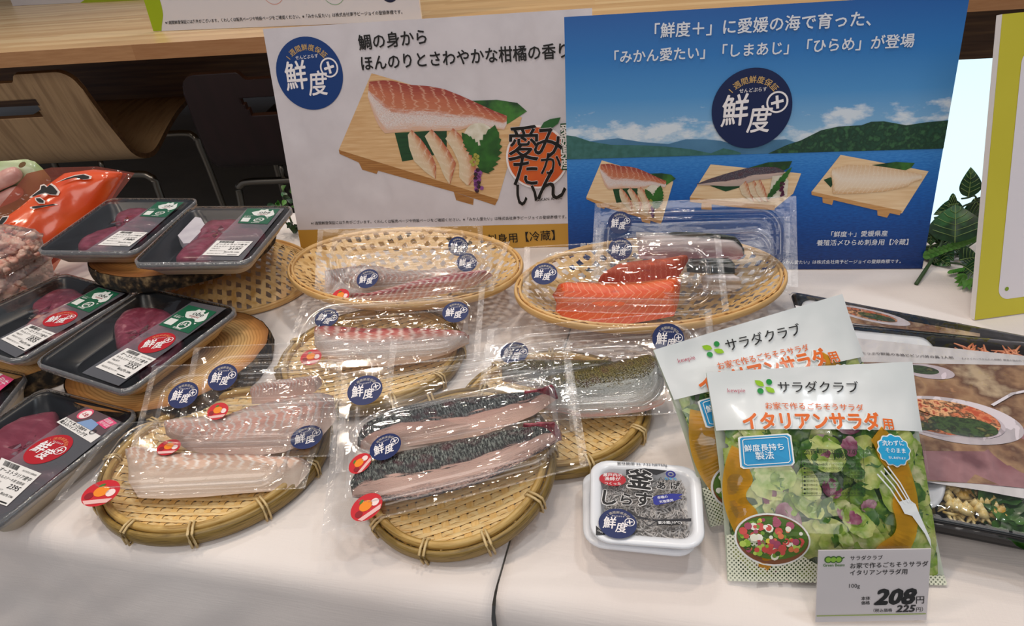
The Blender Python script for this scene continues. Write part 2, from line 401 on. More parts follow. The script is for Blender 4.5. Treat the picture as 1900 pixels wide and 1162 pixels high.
# ================================================================ printed marks shared by posters and stickers
def logo(mb, c, R, z, disc_col='#10245a', rot=0, fine=True, arc='#c9a468', fg='#efe9ea', dz=.0003):
    """round mark: arc of small characters, reading line, two brush characters and a ringed plus"""
    ca, sa = math.cos(rot), math.sin(rot); mb.lz = dz*.05
    def q(x, y): return (c[0]+(x*ca-y*sa)*R, c[1]+(x*sa+y*ca)*R)
    mb.disc(c, R, ink(disc_col), z, 56 if fine else 36)
    st = '1週間鮮度保証'; n = len(st)
    for i, ch in enumerate(st):
        a = math.radians(139-i*94/(n-1)); r = .735
        mb.textc(ch, q(r*math.cos(a), r*math.sin(a)-.02), .19*R, ink(arc), z+dz, .012, rot+a-math.pi/2)
    mb.textc('せんどぷらす', q(.0, .46), .115*R, ink(fg), z+dz, .012, rot+.03)
    mb.textc('鮮', q(-.41, -.04), .70*R, ink(fg), z+dz, .018 if fine else .022, rot+.06, 1.2, .12)
    mb.textc('度', q(.22, -.28), .60*R, ink(fg), z+dz, .018 if fine else .022, rot+.02, 1.2, .16)
    cc = q(.62, .14); mb.ring(cc, .225*R, .27*R, ink(fg), z+dz, 30, 0, 360)
    mb.line([q(.49, .11), q(.75, .17)], .07*R, ink(fg), z+dz*1.3); mb.line([q(.60, .28), q(.64, 0)], .07*R, ink(fg), z+dz*1.6)

def uvstrip(mb, top, bot, mat, z, n=30, k=8):     # flat printed shape between two outlines, u along, v across
    A = resample([(p[0], p[1], 0) for p in top], n); B = resample([(p[0], p[1], 0) for p in bot], n)
    mb.grid(lambda a, b: tuple(B[round(a*n)].lerp(A[round(a*n)], b))[:2]+(z,), n, k, mat)

def fillet_mat(name, stops, bands=16, chev=1.2, light='#f2d9cf', amt=.5, rough=.35, nscale=(3, 9, 1), belly=None, bamt=.6, bump=0, dark=None, sharp=(.45, .62), spot=None, bv=None):
    """flesh shader in (u along, v across): colour across the fillet, curved muscle lines, mottling"""
    if name in MATS: return MATS[name]
    m, nt, b = newmat(name)
    tc = node(nt, 'ShaderNodeTexCoord'); sp = node(nt, 'ShaderNodeSeparateXYZ', {0: tc.outputs['UV']})
    n1 = node(nt, 'ShaderNodeTexNoise', {'Vector': node(nt, 'ShaderNodeMapping', {'Vector': tc.outputs['UV'], 'Scale': nscale}).outputs[0], 'Scale': 2.2, 'Detail': 6, 'Roughness': .62})
    nv = node(nt, 'ShaderNodeMath', {0: n1.outputs[0], 1: .5}, operation='SUBTRACT')
    vv = node(nt, 'ShaderNodeMath', {0: nv.outputs[0], 1: .38, 2: sp.outputs[1]}, operation='MULTIPLY_ADD')
    cr = node(nt, 'ShaderNodeValToRGB', {'Fac': vv.outputs[0]}); e = cr.color_ramp.elements
    e[0].position = stops[0][0]; e[0].color = lin(stops[0][1]); e[1].position = stops[-1][0]; e[1].color = lin(stops[-1][1])
    for p, c in stops[1:-1]: q = e.new(p); q.color = lin(c)
    # chevrons: sin(2pi*(u*bands + chev*|v-.5|*k + noise))
    ab = node(nt, 'ShaderNodeMath', {0: sp.outputs[1], 1: .55}, operation='SUBTRACT'); ab = node(nt, 'ShaderNodeMath', {0: ab.outputs[0]}, operation='ABSOLUTE')
    a1 = node(nt, 'ShaderNodeMath', {0: sp.outputs[0], 1: bands, 2: 0}, operation='MULTIPLY_ADD')
    a2 = node(nt, 'ShaderNodeMath', {0: ab.outputs[0], 1: chev*3, 2: a1.outputs[0]}, operation='MULTIPLY_ADD')
    a3 = node(nt, 'ShaderNodeMath', {0: nv.outputs[0], 1: 1.6, 2: a2.outputs[0]}, operation='MULTIPLY_ADD')
    fr = node(nt, 'ShaderNodeMath', {0: a3.outputs[0]}, operation='FRACT')
    tri = node(nt, 'ShaderNodeMath', {0: fr.outputs[0], 1: .5}, operation='SUBTRACT'); tri = node(nt, 'ShaderNodeMath', {0: tri.outputs[0]}, operation='ABSOLUTE')
    mr = node(nt, 'ShaderNodeMapRange', {'Value': tri.outputs[0], 'From Min': sharp[0]*.8, 'From Max': sharp[1]*.8, 'To Min': 0, 'To Max': amt}, interpolation_type='SMOOTHSTEP')
    if bv is not None:
        vb = node(nt, 'ShaderNodeMapRange', {'Value': vv.outputs[0], 'From Min': bv-.08, 'From Max': bv+.12}); mr = node(nt, 'ShaderNodeMath', {0: mr.outputs[0], 1: vb.outputs[0]}, operation='MULTIPLY')
    mx = node(nt, 'ShaderNodeMixRGB', {'Fac': mr.outputs[0], 'Color1': cr.outputs[0], 'Color2': lin(light)})
    out = mx
    n2 = node(nt, 'ShaderNodeTexNoise', {'Vector': node(nt, 'ShaderNodeMapping', {'Vector': tc.outputs['UV'], 'Scale': (nscale[0]*9, nscale[1]*3, 1)}).outputs[0], 'Scale': 3, 'Detail': 5, 'Roughness': .7})
    if belly:   # silvery streaked band: (v0, v1, colour)
        v0, v1, bc = belly
        r1 = node(nt, 'ShaderNodeMapRange', {'Value': vv.outputs[0], 'From Min': v0-.08, 'From Max': v0+.04, 'To Min': 0, 'To Max': 1})
        r2 = node(nt, 'ShaderNodeMapRange', {'Value': vv.outputs[0], 'From Min': v1-.05, 'From Max': v1+.08, 'To Min': 1, 'To Max': 0})
        r3 = node(nt, 'ShaderNodeMapRange', {'Value': n2.outputs[0], 'From Min': .40, 'From Max': .55, 'To Min': 0, 'To Max': bamt})
        f = node(nt, 'ShaderNodeMath', {0: r1.outputs[0], 1: r2.outputs[0]}, operation='MULTIPLY'); f = node(nt, 'ShaderNodeMath', {0: f.outputs[0], 1: r3.outputs[0]}, operation='MULTIPLY')
        out = node(nt, 'ShaderNodeMixRGB', {'Fac': f.outputs[0], 'Color1': out.outputs[0], 'Color2': lin(bc)})
    if dark:    # ragged dark skin: (v0, v1, colour1, colour2, amount)
        v0, v1, c1, c2, am = dark
        r1 = node(nt, 'ShaderNodeMapRange', {'Value': vv.outputs[0], 'From Min': v0-.015, 'From Max': v0+.015, 'To Min': 0, 'To Max': 1})
        r2 = node(nt, 'ShaderNodeMapRange', {'Value': vv.outputs[0], 'From Min': v1-.03, 'From Max': v1+.03, 'To Min': 1, 'To Max': 0})
        r3 = node(nt, 'ShaderNodeMapRange', {'Value': n2.outputs[0], 'From Min': .36+am*.3, 'From Max': .40+am*.3, 'To Min': 1, 'To Max': 0})
        f = node(nt, 'ShaderNodeMath', {0: r1.outputs[0], 1: r2.outputs[0]}, operation='MULTIPLY'); f = node(nt, 'ShaderNodeMath', {0: f.outputs[0], 1: r3.outputs[0]}, operation='MULTIPLY')
        n3 = node(nt, 'ShaderNodeTexNoise', {'Vector': node(nt, 'ShaderNodeMapping', {'Vector': tc.outputs['UV'], 'Scale': (90, 7, 1)}).outputs[0], 'Scale': 1.3, 'Detail': 5, 'Roughness': .85})
        n4 = node(nt, 'ShaderNodeTexNoise', {'Vector': node(nt, 'ShaderNodeMapping', {'Vector': tc.outputs['UV'], 'Scale': (14, 4, 1)}).outputs[0], 'Scale': 1.2, 'Detail': 3}); m4 = node(nt, 'ShaderNodeMapRange', {'Value': n4.outputs[0], 'From Min': .5, 'From Max': .68, 'To Min': 0, 'To Max': .6})
        cd_ = node(nt, 'ShaderNodeValToRGB', {'Fac': n3.outputs[0]}); cd_.color_ramp.elements[0].position = .47; cd_.color_ramp.elements[1].position = .68; cd_.color_ramp.elements[0].color = lin(c1); cd_.color_ramp.elements[1].color = lin(c2)
        cm = node(nt, 'ShaderNodeMixRGB', {'Fac': m4.outputs[0], 'Color1': cd_.outputs[0], 'Color2': lin(spot or '#5a2c34')})
        out = node(nt, 'ShaderNodeMixRGB', {'Fac': f.outputs[0], 'Color1': out.outputs[0], 'Color2': cm.outputs[0]})
    nt.links.new(out.outputs[0], b.inputs['Base Color']); b.inputs['Roughness'].default_value = rough
    if bump:
        ad = node(nt, 'ShaderNodeMath', {0: mr.outputs[0], 1: .6, 2: n2.outputs[0]}, operation='MULTIPLY_ADD')
        bp = node(nt, 'ShaderNodeBump', {'Height': ad.outputs[0], 'Strength': bump, 'Distance': .002}); nt.links.new(bp.outputs[0], b.inputs['Normal'])
    MATS[name] = m; return m
def woodprint(name, c1, c2, sc=(3, 40, 1)):
    return M(name, c1, .45, var=[c2], scale=6, stretch=sc, coord='Object')
p_board = woodprint('print_board', '#cfa26f', '#e2bd8d', (4, 60, 1)); p_side = woodprint('print_board_side', '#94602e', '#b58248', (3, 160, 1))
p_board2 = woodprint('print_board_pale', '#e2bd90', '#efd2a9', (4, 60, 1)); p_side2 = woodprint('print_board_pale_side', '#bd8850', '#cf9e66', (3, 160, 1))
p_snap = fillet_mat('print_snapper', [(.0, '#d9b095'), (.3, '#cbb0a4'), (.45, '#c47a58'), (.7, '#bd6a4c'), (.95, '#9c4034')], 13, .9, '#dcaa90', .75, .45, belly=(.12, .42, '#e4dcdb'), bamt=.9)
p_slice = fillet_mat('print_slice', [(.0, '#d8c6a6'), (.5, '#dcc0a0'), (.8, '#c98d66'), (1, '#b4573f')], 6, .5, '#ead9c4', .6, .45)
p_white = fillet_mat('print_flounder', [(.0, '#d3a878'), (.2, '#e6cdae'), (.5, '#e9d8c4'), (.8, '#e2c6a6'), (1, '#d9b58c')], 22, .6, '#f2e6d6', .4, .45)
p_mack = fillet_mat('print_mackerel', [(.0, '#b8a49a'), (.4, '#c9aea2'), (.6, '#a98078'), (1, '#8d6a68')], 8, .3, '#c9aea2', .2, .45, dark=(.42, 1.2, '#3b3440', '#8d8088', .95))
p_leaf = M('print_leaf', '#2c5a20', .45, var=['#17391a', '#3f7a2c'], scale=30)
p_leafd = M('print_leaf_dark', '#123a1c', .45, var=['#1c4a26'], scale=40, stretch=(1, 8, 1))
p_shiso = M('print_shiso', '#2f6a22', .45, var=['#1d4a17'], scale=60)
p_daikon = M('print_daikon', '#e8e2d2', .45, var=['#cfc6ae'], scale=90)

def zz(fr, o, s, pts): return [fr.p(o[0]+a/s, o[1]+b/s) for a, b in pts]
def shiso(mb, P, tip, base, wd, z, mat):     # serrated leaf from base to tip
    a = Vector(base); b = Vector(tip); d = b-a; L = d.length; d.normalize(); n = Vector((-d.y, d.x)); pts = []
    K = 9
    for sgn in (1, -1):
        seq = []
        for i in range(K):
            t = i/(K-1); w_ = wd*math.sin(math.pi*min(1, .12+t*.88))**.8
            seq.append(a+d*(t*L)+n*(sgn*w_)); seq.append(a+d*((t+.02)*L)+n*(sgn*w_*.72))
        pts += seq if sgn == 1 else seq[::-1]
    mb.poly([tuple(p) for p in pts], mat, z)

def snapper_plate(mb, Q, z, board, side, full=True):
    """Q maps zoom-crop points of the big picture to the poster plane"""
    dz = .00012
    mb.poly(Q([(300, 68), (1500, 420), (1310, 1075), (38, 680)]), board, z)
    mb.poly(Q([(38, 680), (1310, 1075), (1285, 1122), (980, 1022), (330, 840), (45, 712)]), side, z+dz)
    mb.poly(Q([(190, 765), (330, 805), (360, 830), (340, 872), (225, 838)]), side, z)
    mb.poly(Q([(955, 1015), (1115, 1070), (1110, 1120), (975, 1082)]), side, z)
    z += 2*dz
    mb.poly(Q([(1105, 288), (1300, 280), (1463, 305), (1540, 372), (1400, 465), (1250, 545), (1000, 480)]), p_leaf, z)
    mb.poly(Q([(485, 545), (900, 520), (900, 700), (620, 760), (545, 773)]), p_leafd, z)
    z += dz
    top = Q([(280, 135), (380, 125), (470, 128), (600, 160), (750, 170), (880, 195), (1020, 250), (1150, 310), (1280, 370), (1380, 408)])
    bot = Q([(400, 548), (345, 470), (300, 350), (270, 260)][::-1]+[(500, 540), (650, 525), (850, 530), (1000, 525), (1100, 490), (1200, 500), (1360, 520), (1378, 480)])
    uvstrip(mb, top, bot, p_snap, z)
    z += dz
    mb.disc(Q([(1160, 600)])[0], (Vector(Q([(1290, 600)])[0])-Vector(Q([(1160, 600)])[0])).length, p_daikon, z, 24)
    z += dz
    for k, (pt, pb) in enumerate([(((620, 520), (700, 600), (770, 700), (815, 800), (810, 910)), ((590, 560), (600, 660), (640, 770), (730, 855), (800, 905))),
                   (((780, 515), (850, 590), (920, 690), (975, 790), (925, 955)), ((725, 570), (780, 680), (840, 790), (880, 890), (920, 950))),
                   (((950, 505), (1030, 580), (1090, 690), (1145, 860), (1080, 960)), ((890, 590), (950, 680), (1000, 790), (1000, 900), (1060, 960)))]):
        uvstrip(mb, Q(pt), Q(pb), p_slice, z+k*dz, 14, 5)
    z += 3*dz
    shiso(mb, None, Q([(1285, 480)])[0], Q([(1200, 860)])[0], (Vector(Q([(1110, 700)])[0])-Vector(Q([(1215, 700)])[0])).length, z, p_shiso)
    shiso(mb, None, Q([(1020, 540)])[0], Q([(1180, 760)])[0], (Vector(Q([(1110, 700)])[0])-Vector(Q([(1170, 700)])[0])).length, z+dz, p_shiso)
    rr = (Vector(Q([(1110, 700)])[0])-Vector(Q([(1132, 700)])[0])).length
    for i in range(16):
        mb.disc(Q([(1150+random.uniform(-22, 40), 840+i*11)])[0], rr*.8, ink('#8b4f8d' if i % 3 else '#3b2a2f'), z+dz*2, 8)
    for i in range(8):
        mb.disc(Q([(1110+random.uniform(-15, 40), 720+i*11)])[0], rr*.7, ink('#a9a44a'), z+dz*2, 8)

def board_thing(name, label, fr, w_, h_, th, mat, cat='poster'):
    R = thing(name, label, cat, fr.M)
    mb = MB(); mb.box((w_/2, h_/2, -th/2), (w_, h_, th), mat); mb.obj('board', R)
    return R
def easel(R, w_, h_, lean):     # folding strut behind a leaning board
    mb = MB(); d = .006
    foot = -h_*.75*math.cos(lean) ; bz = .045
    top = Vector((w_/2, h_*.7, -.006)); b = Vector((w_/2, h_*.7*0+math.sin(lean)*bz*-1*0+0, 0))
    # the strut's foot stands on the table bz behind the board's foot
    fy, fz = math.sin(lean)*-bz*-1, -math.cos(lean)*bz
    fy = bz*math.sin(lean); ft = Vector((w_/2, -0+(-bz*0)+fy, fz)); ft = Vector((w_/2, fy, fz))
    mb.add([top+Vector((-.02, 0, 0)), top+Vector((.02, 0, 0)), ft+Vector((.02, 0, 0)), ft+Vector((-.02, 0, 0)),
            top+Vector((-.02, 0, -.003)), top+Vector((.02, 0, -.003)), ft+Vector((.02, 0, -.003)), ft+Vector((-.02, 0, -.003))],
           [(0, 1, 2, 3), (7, 6, 5, 4), (0, 4, 5, 1), (1, 5, 6, 2), (2, 6, 7, 3), (3, 7, 4, 0)], M('card_grey', '#b9b4ae', .7), None, False)
    mb.obj('easel_stand', R)
def lean_frame(B, yaw, lean):
    a, l = math.radians(yaw), math.radians(lean)
    x = Vector((math.cos(a), math.sin(a), 0)); back = Vector((-x.y, x.x, 0)); up = Vector((0, 0, 1))*math.cos(l)+back*math.sin(l)
    return Fr(B, B+x, B+up)

# ---------------------------------------------------------------- white poster
FW = lean_frame(U(560, 467.5, .001), -8.2, 8)
m_pb = M('poster_paper', '#d9d2d6', .5, var=['#cfc8cc', '#dcd6da'], scale=9, detail=5)
m_edge = M('board_edge', '#efe9e4', .5)
R = board_thing('poster', 'white fish poster with gold base band, standing behind the left open-weave basket', FW, .4195, .2975, .005, m_edge)
easel(R, .4195, .2975, math.radians(8))
mb = MB(); Z = .0003
mb.poly([(0, 0), (.4195, 0), (.4195, .2975), (0, .2975)], m_pb, Z)
gy = (FW.p(552, 427)[1]+FW.p(1056, 414.5)[1])/2
mb.poly([(0, 0), (.4195, 0), (.4195, gy), (0, gy)], ink('#bd8f3c'), Z*2)
snapper_plate(mb, lambda pts: [FW.p(620+a/4.303, 120+b/4.303) for a, b in pts], Z*2, p_board, p_side)
mb.obj('printed_picture', R)
mb = MB(); bk = ink('#14110f')
mb.text('鯛の身から', FW.p(667, 91), FW.p(793, 79), bk, Z*5, .022, 1.05)
mb.text('ほんのりとさわやかな柑橘の香り', FW.p(672, 129), FW.p(1054, 105), bk, Z*5, .022, 1.08)
fine = '※1週間鮮度保証には条件がございます。くわしくは販売ページや特設ページをご確認ください。※「みかん愛たい」は株式会社南予ビージョイの登録商標です。'
mb.text(fine, FW.p(578, 416.5), FW.p(1051, 404.5), bk, Z*5, .006)
mb.text('養殖真鯛刺身用【冷蔵】', FW.p(826, 457), FW.p(1030, 443), bk, Z*5, .01)
mb.text('「鮮度＋」愛媛県産', FW.p(640, 449), FW.p(770, 444), bk, Z*5, .01)
mb.text('MIKAN AI TAI', FW.p(996, 373.5), FW.p(1043, 369.5), bk, Z*5, .004)
mb.obj('printed_text', R)
c = FW.p(574.5, 137); rl = (Vector(FW.p(635.5, 130))-Vector(c)).length
mb = MB(); logo(mb, c, rl, Z*3, '#133a78'); mb.obj('round_mark', R)
mb = MB(); G = lambda a, b: FW.p(920+a/4.147, 200+b/4.147)
oc = G(318, 380); orr = (Vector(G(552, 380))-Vector(oc)).length
mb.disc(oc, orr*1.03, ink('#efe6e4'), Z*7, 48); mb.disc(oc, orr*.96, M('print_orange', '#c8521c', .45, var=['#d9641f'], scale=20), Z*8, 48)
mb.poly([G(*p) for p in ((345, 150), (370, 110), (420, 85), (500, 72), (480, 120), (430, 155), (380, 165), (350, 170))], ink('#2c5f30'), Z*9)
mb.poly([G(*p) for p in ((497, 120), (600, 115), (604, 472), (507, 478))], ink('#1f4d2c'), Z*9)
for i, ch in enumerate('愛媛県産'): mb.textc(ch, G(543, 175+i*82), .0170, ink('#e9e2dd'), Z*10, .02)
for ch, cx_, cy_, s_ in (('愛', 215, 275, .044), ('た', 230, 490, .040), ('い', 240, 665, .036), ('み', 405, 265, .042), ('か', 425, 430, .030), ('ん', 432, 590, .044)):
    mb.textc(ch, G(cx_, cy_), s_, ink('#efe6e4'), Z*9, .026, -.02, 1.1, .05); mb.textc(ch, G(cx_, cy_), s_, bk, Z*11, .012, -.02, 1.1, .05)
mb.obj('orange_mark', R)

# ---------------------------------------------------------------- blue poster
FB = lean_frame(U(1711, 498.5, .001), -9.6, 9)
BW = .4195; FB2 = Fr(FB.O-FB.x*BW, FB.O, FB.O+FB.y); FB = FB2; BH = .2975
R = board_thing('poster', 'blue sea-view poster with three fish boards, standing behind the salmon basket', FB, BW, BH, .005, m_edge)
easel(R, BW, BH, math.radians(9))
seaY = (FB.p(1056, 296)[1]+FB.p(1750, 275)[1])/2
m, nt, b = newmat('print_sky'); tc = node(nt, 'ShaderNodeTexCoord'); sp = node(nt, 'ShaderNodeSeparateXYZ', {0: tc.outputs['Object']})
g = node(nt, 'ShaderNodeMapRange', {'Value': sp.outputs[1], 'From Min': seaY, 'From Max': BH}); cr = node(nt, 'ShaderNodeValToRGB', {'Fac': g.outputs[0]}); e = cr.color_ramp.elements
e[0].color = lin('#9fc0d6'); e[1].color = lin('#1259a3')
for p, cc in ((.18, '#7fb0d6'), (.42, '#4a90cb'), (.7, '#2674ba')): q = e.new(p); q.color = lin(cc)
nz = node(nt, 'ShaderNodeTexNoise', {'Vector': node(nt, 'ShaderNodeMapping', {'Vector': tc.outputs['Object'], 'Scale': (14, 32, 1), 'Location': (3.3, 1, 0)}).outputs[0], 'Scale': 1.5, 'Detail': 8, 'Roughness': .6})
lo = node(nt, 'ShaderNodeMapRange', {'Value': g.outputs[0], 'From Min': .22, 'From Max': .5, 'To Min': .46, 'To Max': .78})
cl = node(nt, 'ShaderNodeMath', {0: nz.outputs[0], 1: lo.outputs[0]}, operation='SUBTRACT'); cl = node(nt, 'ShaderNodeMapRange', {'Value': cl.outputs[0], 'From Min': 0, 'From Max': .12, 'To Max': .85})
mx = node(nt, 'ShaderNodeMixRGB', {'Fac': cl.outputs[0], 'Color1': cr.outputs[0], 'Color2': lin('#dfe6ec')}); nt.links.new(mx.outputs[0], b.inputs['Base Color']); b.inputs['Roughness'].default_value = .4; m_sky = m
m, nt, b = newmat('print_sea'); tc = node(nt, 'ShaderNodeTexCoord'); sp = node(nt, 'ShaderNodeSeparateXYZ', {0: tc.outputs['Object']})
g = node(nt, 'ShaderNodeMapRange', {'Value': sp.outputs[1], 'From Min': 0, 'From Max': seaY})
nz = node(nt, 'ShaderNodeTexNoise', {'Vector': node(nt, 'ShaderNodeMapping', {'Vector': tc.outputs['Object'], 'Scale': (60, 260, 1)}).outputs[0], 'Scale': 3, 'Detail': 4})
mm = node(nt, 'ShaderNodeMath', {0: nz.outputs[0], 1: .5}, operation='SUBTRACT'); mm = node(nt, 'ShaderNodeMath', {0: mm.outputs[0], 1: .55, 2: g.outputs[0]}, operation='MULTIPLY_ADD')
cr = node(nt, 'ShaderNodeValToRGB', {'Fac': mm.outputs[0]}); e = cr.color_ramp.elements; e[0].color = lin('#0d2b66'); e[1].color = lin('#3a86cf')
for p, cc in ((.35, '#11468f'), (.65, '#1660b4'), (.88, '#2a78c6')): q = e.new(p); q.color = lin(cc)
nt.links.new(cr.outputs[0], b.inputs['Base Color']); b.inputs['Roughness'].default_value = .4; m_sea = m
mb = MB()
mb.poly([(0, seaY), (BW, seaY), (BW, BH), (0, BH)], m_sky, Z); mb.poly([(0, 0), (BW, 0), (BW, seaY), (0, seaY)], m_sea, Z)
far = M('print_far_hill', '#4d7fa3', .45, var=['#3f6f92'], scale=30); near = M('print_hill', '#1f4a33', .45, var=['#123524', '#33603c'], scale=160, detail=6); near2 = M('print_hill_hazy', '#3b6f6c', .45, var=['#2c5f58'], scale=120)
K = lambda pts: [FB.p(1040+a/2.152, b/2.152) for a, b in pts]
def hill(pts, mat, z):
    P = [p for p in K(pts)]; P = [(min(BW, max(0, x)), y) for x, y in P]; mb.poly([(P[0][0], seaY)]+P+[(P[-1][0], seaY)], mat, z)
hill([(20, 575), (150, 560), (230, 552), (330, 568), (430, 575), (500, 556), (580, 556), (640, 562), (700, 580), (830, 560), (900, 556), (960, 575), (1100, 600)], far, Z*2)
hill([(20, 540), (60, 545), (120, 565), (200, 578), (330, 580), (420, 585), (520, 596), (600, 612), (650, 592), (690, 600), (720, 610)], near2, Z*3)
hill([(830, 612), (900, 580), (960, 560), (1040, 520), (1110, 505), (1200, 500), (1240, 486), (1290, 484), (1380, 500), (1460, 488), (1550, 480), (1600, 480)], near, Z*3)
snapper_plate(mb, lambda pts: [(lambda X, Y: FB.p(1060+(X*.856+182)/7.746, 270+(Y*.868+153)/7.746))(a, b) for a, b in pts], Z*3, p_board2, p_side2)
Q = lambda pts: [FB.p(1270+a/7.748, 270+b/7.748) for a, b in pts]
mb.poly(Q([(375, 270), (1675, 400), (1560, 690), (1300, 900), (1000, 835), (75, 745)]), p_board2, Z*3)
mb.poly(Q([(75, 745), (1000, 835), (1300, 860), (1290, 930), (680, 880), (80, 808)]), p_side2, Z*3.5)
mb.poly(Q([(245, 815), (390, 830), (390, 925), (240, 915)]), p_side2, Z*3)
mb.poly(Q([(360, 575), (780, 560), (900, 570), (590, 660)]), p_leafd, Z*4); mb.poly(Q([(880, 330), (1200, 240), (1545, 222), (1500, 320), (1300, 420)]), p_leaf, Z*4)
uvstrip(mb, Q([(175, 550), (350, 480), (600, 400), (900, 320), (1150, 305), (1320, 310), (1430, 360)]), Q([(180, 565), (380, 570), (600, 585), (800, 580), (1000, 500), (1250, 470), (1430, 400)]), p_mack, Z*5, 24, 6)
for k, o_ in enumerate(((0, 0), (130, -10), (225, -25))):
    uvstrip(mb, Q([(880+o_[0]*.9, 505+o_[1]), (940+o_[0]*.95, 620), (995+o_[0]*.9, 800)]), Q([(785+o_[0], 590), (820+o_[0], 700), (960+o_[0]*.85, 800)]), p_slice, Z*(6+k), 10, 4)
mb.poly(Q([(1260, 440), (1420, 420), (1490, 500), (1470, 720), (1200, 760)]), p_daikon, Z*6)
shiso(mb, None, Q([(1540, 300)])[0], Q([(1190, 760)])[0], .0045, Z*9, p_shiso)
for i in range(14): mb.disc(Q([(1395+random.uniform(-25, 25), 520+i*15)])[0], .0016, ink('#5b2b45'), Z*9, 7)
Q = lambda pts: [FB.p(1490+a/4.648, 270+b/4.648) for a, b in pts]
mb.poly(Q([(322, 80), (1080, 222), (850, 585), (700, 545), (70, 400)]), p_board2, Z*3)
mb.poly(Q([(70, 395), (500, 490), (850, 562), (830, 600), (620, 555), (72, 425)]), p_side2, Z*3.5)
mb.poly(Q([(165, 440), (262, 465), (248, 512), (168, 492)]), p_side2, Z*3); mb.poly(Q([(637, 550), (750, 575), (722, 622), (640, 602)]), p_side2, Z*3)
mb.poly(Q([(590, 168), (800, 140), (960, 150), (930, 190), (880, 212)]), p_leaf, Z*4); mb.poly(Q([(175, 295), (235, 272), (270, 300), (238, 362)]), p_leafd, Z*4)
uvstrip(mb, Q([(250, 200), (380, 165), (560, 170), (740, 190), (900, 220), (1020, 245)]), Q([(240, 250), (250, 330), (252, 418), (500, 412), (700, 395), (900, 350), (930, 320), (1020, 290)]), p_white, Z*5, 30, 8)
mb.obj('printed_picture', R)
mb = MB(); wt = ink('#dcdfe6'); zt_ = Z*6
mb.text('「鮮度＋」に愛媛の海で育った、', FB.p(1040+375/2.152, 148/2.152), FB.p(1040+1237/2.152, 98/2.152), wt, zt_, .022)
mb.text('「みかん愛たい」「しまあじ」「ひらめ」が登場', FB.p(1040+215/2.152, 250/2.152), FB.p(1040+1408/2.152, 183/2.152), wt, zt_, .022)
mb.text('「鮮度＋」愛媛県産', FB.p(1040+1078/2.152, 944/2.152), FB.p(1040+1303/2.152, 940/2.152), wt, zt_, .012)
mb.text('養殖活〆ひらめ刺身用【冷蔵】', FB.p(1040+1020/2.152, 978/2.152), FB.p(1040+1385/2.152, 974/2.152), wt, zt_, .012)
mb.text('養殖真鯛刺身用【冷蔵】', FB.p(1076, 461), FB.p(1215, 459), wt, zt_, .012)
mb.text(fine, FB.p(1095, 492), FB.p(1670, 487), wt, zt_, .004)
mb.obj('printed_text', R)
c = FB.p(1394, 201.5)
rl = (Vector(FB.p(1471, 190))-Vector(c)).length*.98
mb = MB(); logo(mb, c, rl, Z*7, '#0e1f4c'); mb.obj('round_mark', R)

# ---------------------------------------------------------------- posters on the counter
def upright(a, b, zc):        # vertical board foot from pixel a to pixel b on the counter top
    A, B = U(*a, zc+.001), U(*b, zc+.001); return Fr(A, B, A+Vector((0, 0, 1))), (B-A).length
FA, wa = upright((285, 58), (782, 38), ZC)
R = board_thing('poster', 'white poster with green left edge standing on the wooden counter', FA, wa, wa*.7, .005, m_edge)
mb = MB(); mb.poly([(0, 0), (wa, 0), (wa, wa*.7), (0, wa*.7)], ink('#c9cad4'), Z)
gl = [FA.p(300, 57), FA.p(300.5, 48), FA.p(302, 37), FA.p(303, 28), FA.p(302, 20), FA.p(300, 10), FA.p(297, 0), FA.p(290, -40)]
mb.poly([(0, 0)]+gl+[(0, gl[-1][1])], ink('#8ea611'), Z*2)
for px_, cc, r_ in ((505, '#c4877c', .027), (618, '#6f9a72', .027)): mb.ring(FA.p(px_, -18), r_*.96, r_, ink(cc), Z*2, 60)
mb.disc(FA.p(722, -16), .020, ink('#1d2440'), Z*2)
mb.obj('printed_picture', R)
mb = MB(); mb.text(fine, FA.p(308, 45), FA.p(747, 25), ink('#1d1c20'), Z*3, .008); mb.obj('printed_text', R)
FC, wc_ = upright((24, 11), (276, -1), ZC)
R = board_thing('poster', 'white and green poster on the counter at the top left corner', FC, wc_, .2, .005, m_edge)
mb = MB(); mb.poly([(0, 0), (wc_, 0), (wc_, .2), (0, .2)], ink('#d0cdd2'), Z); mb.poly([FC.p(148, 6), FC.p(165, -6), (wc_, .05), (wc_, 0)], ink('#9db01c'), Z*2); mb.obj('printed_picture', R)

# ---------------------------------------------------------------- yellow-green sign at the right
O = U(1806, 592); X = U(1900, 607); d_ = (X-O).normalized()
FG = lean_frame(U(1808, 594, .001), 5.9, 13.8)
t_ = FG.p(1857, 30)
lean = math.degrees(0)
R = board_thing('sign_board', 'tall white sign with yellow-green border at the right edge', FG, .40, .2935, .0065, M('board_edge', '#efe9e4'), 'sign')
mb = MB(); mb.poly([(0, 0), (.40, 0), (.40, .2935), (0, .2935)], M('lime_print', '#cdc238', .5, var=['#c5ba30'], scale=5), Z)
def rr(x0, y0, x1, y1, r, n=8):
    o = []
    for cx_, cy_, a0 in ((x1-r, y1-r, 0), (x0+r, y1-r, 90), (x0+r, y0+r, 180), (x1-r, y0+r, 270)):
        for k in range(n+1): a = math.radians(a0+90*k/n); o.append((cx_+r*math.cos(a), cy_+r*math.sin(a)))
    return o
a1 = FG.p(1852, 540); a2 = FG.p(1897, 95)
mb.poly(rr(a1[0], FG.p(1880, 553)[1], .40-a1[0], FG.p(1897, 92)[1], .012), ink('#e3dde2'), Z*2)
mb.disc(FG.p(1867, 536), .0022, ink('#7f9a1c'), Z*3, 16)
mb.obj('printed_border', R)
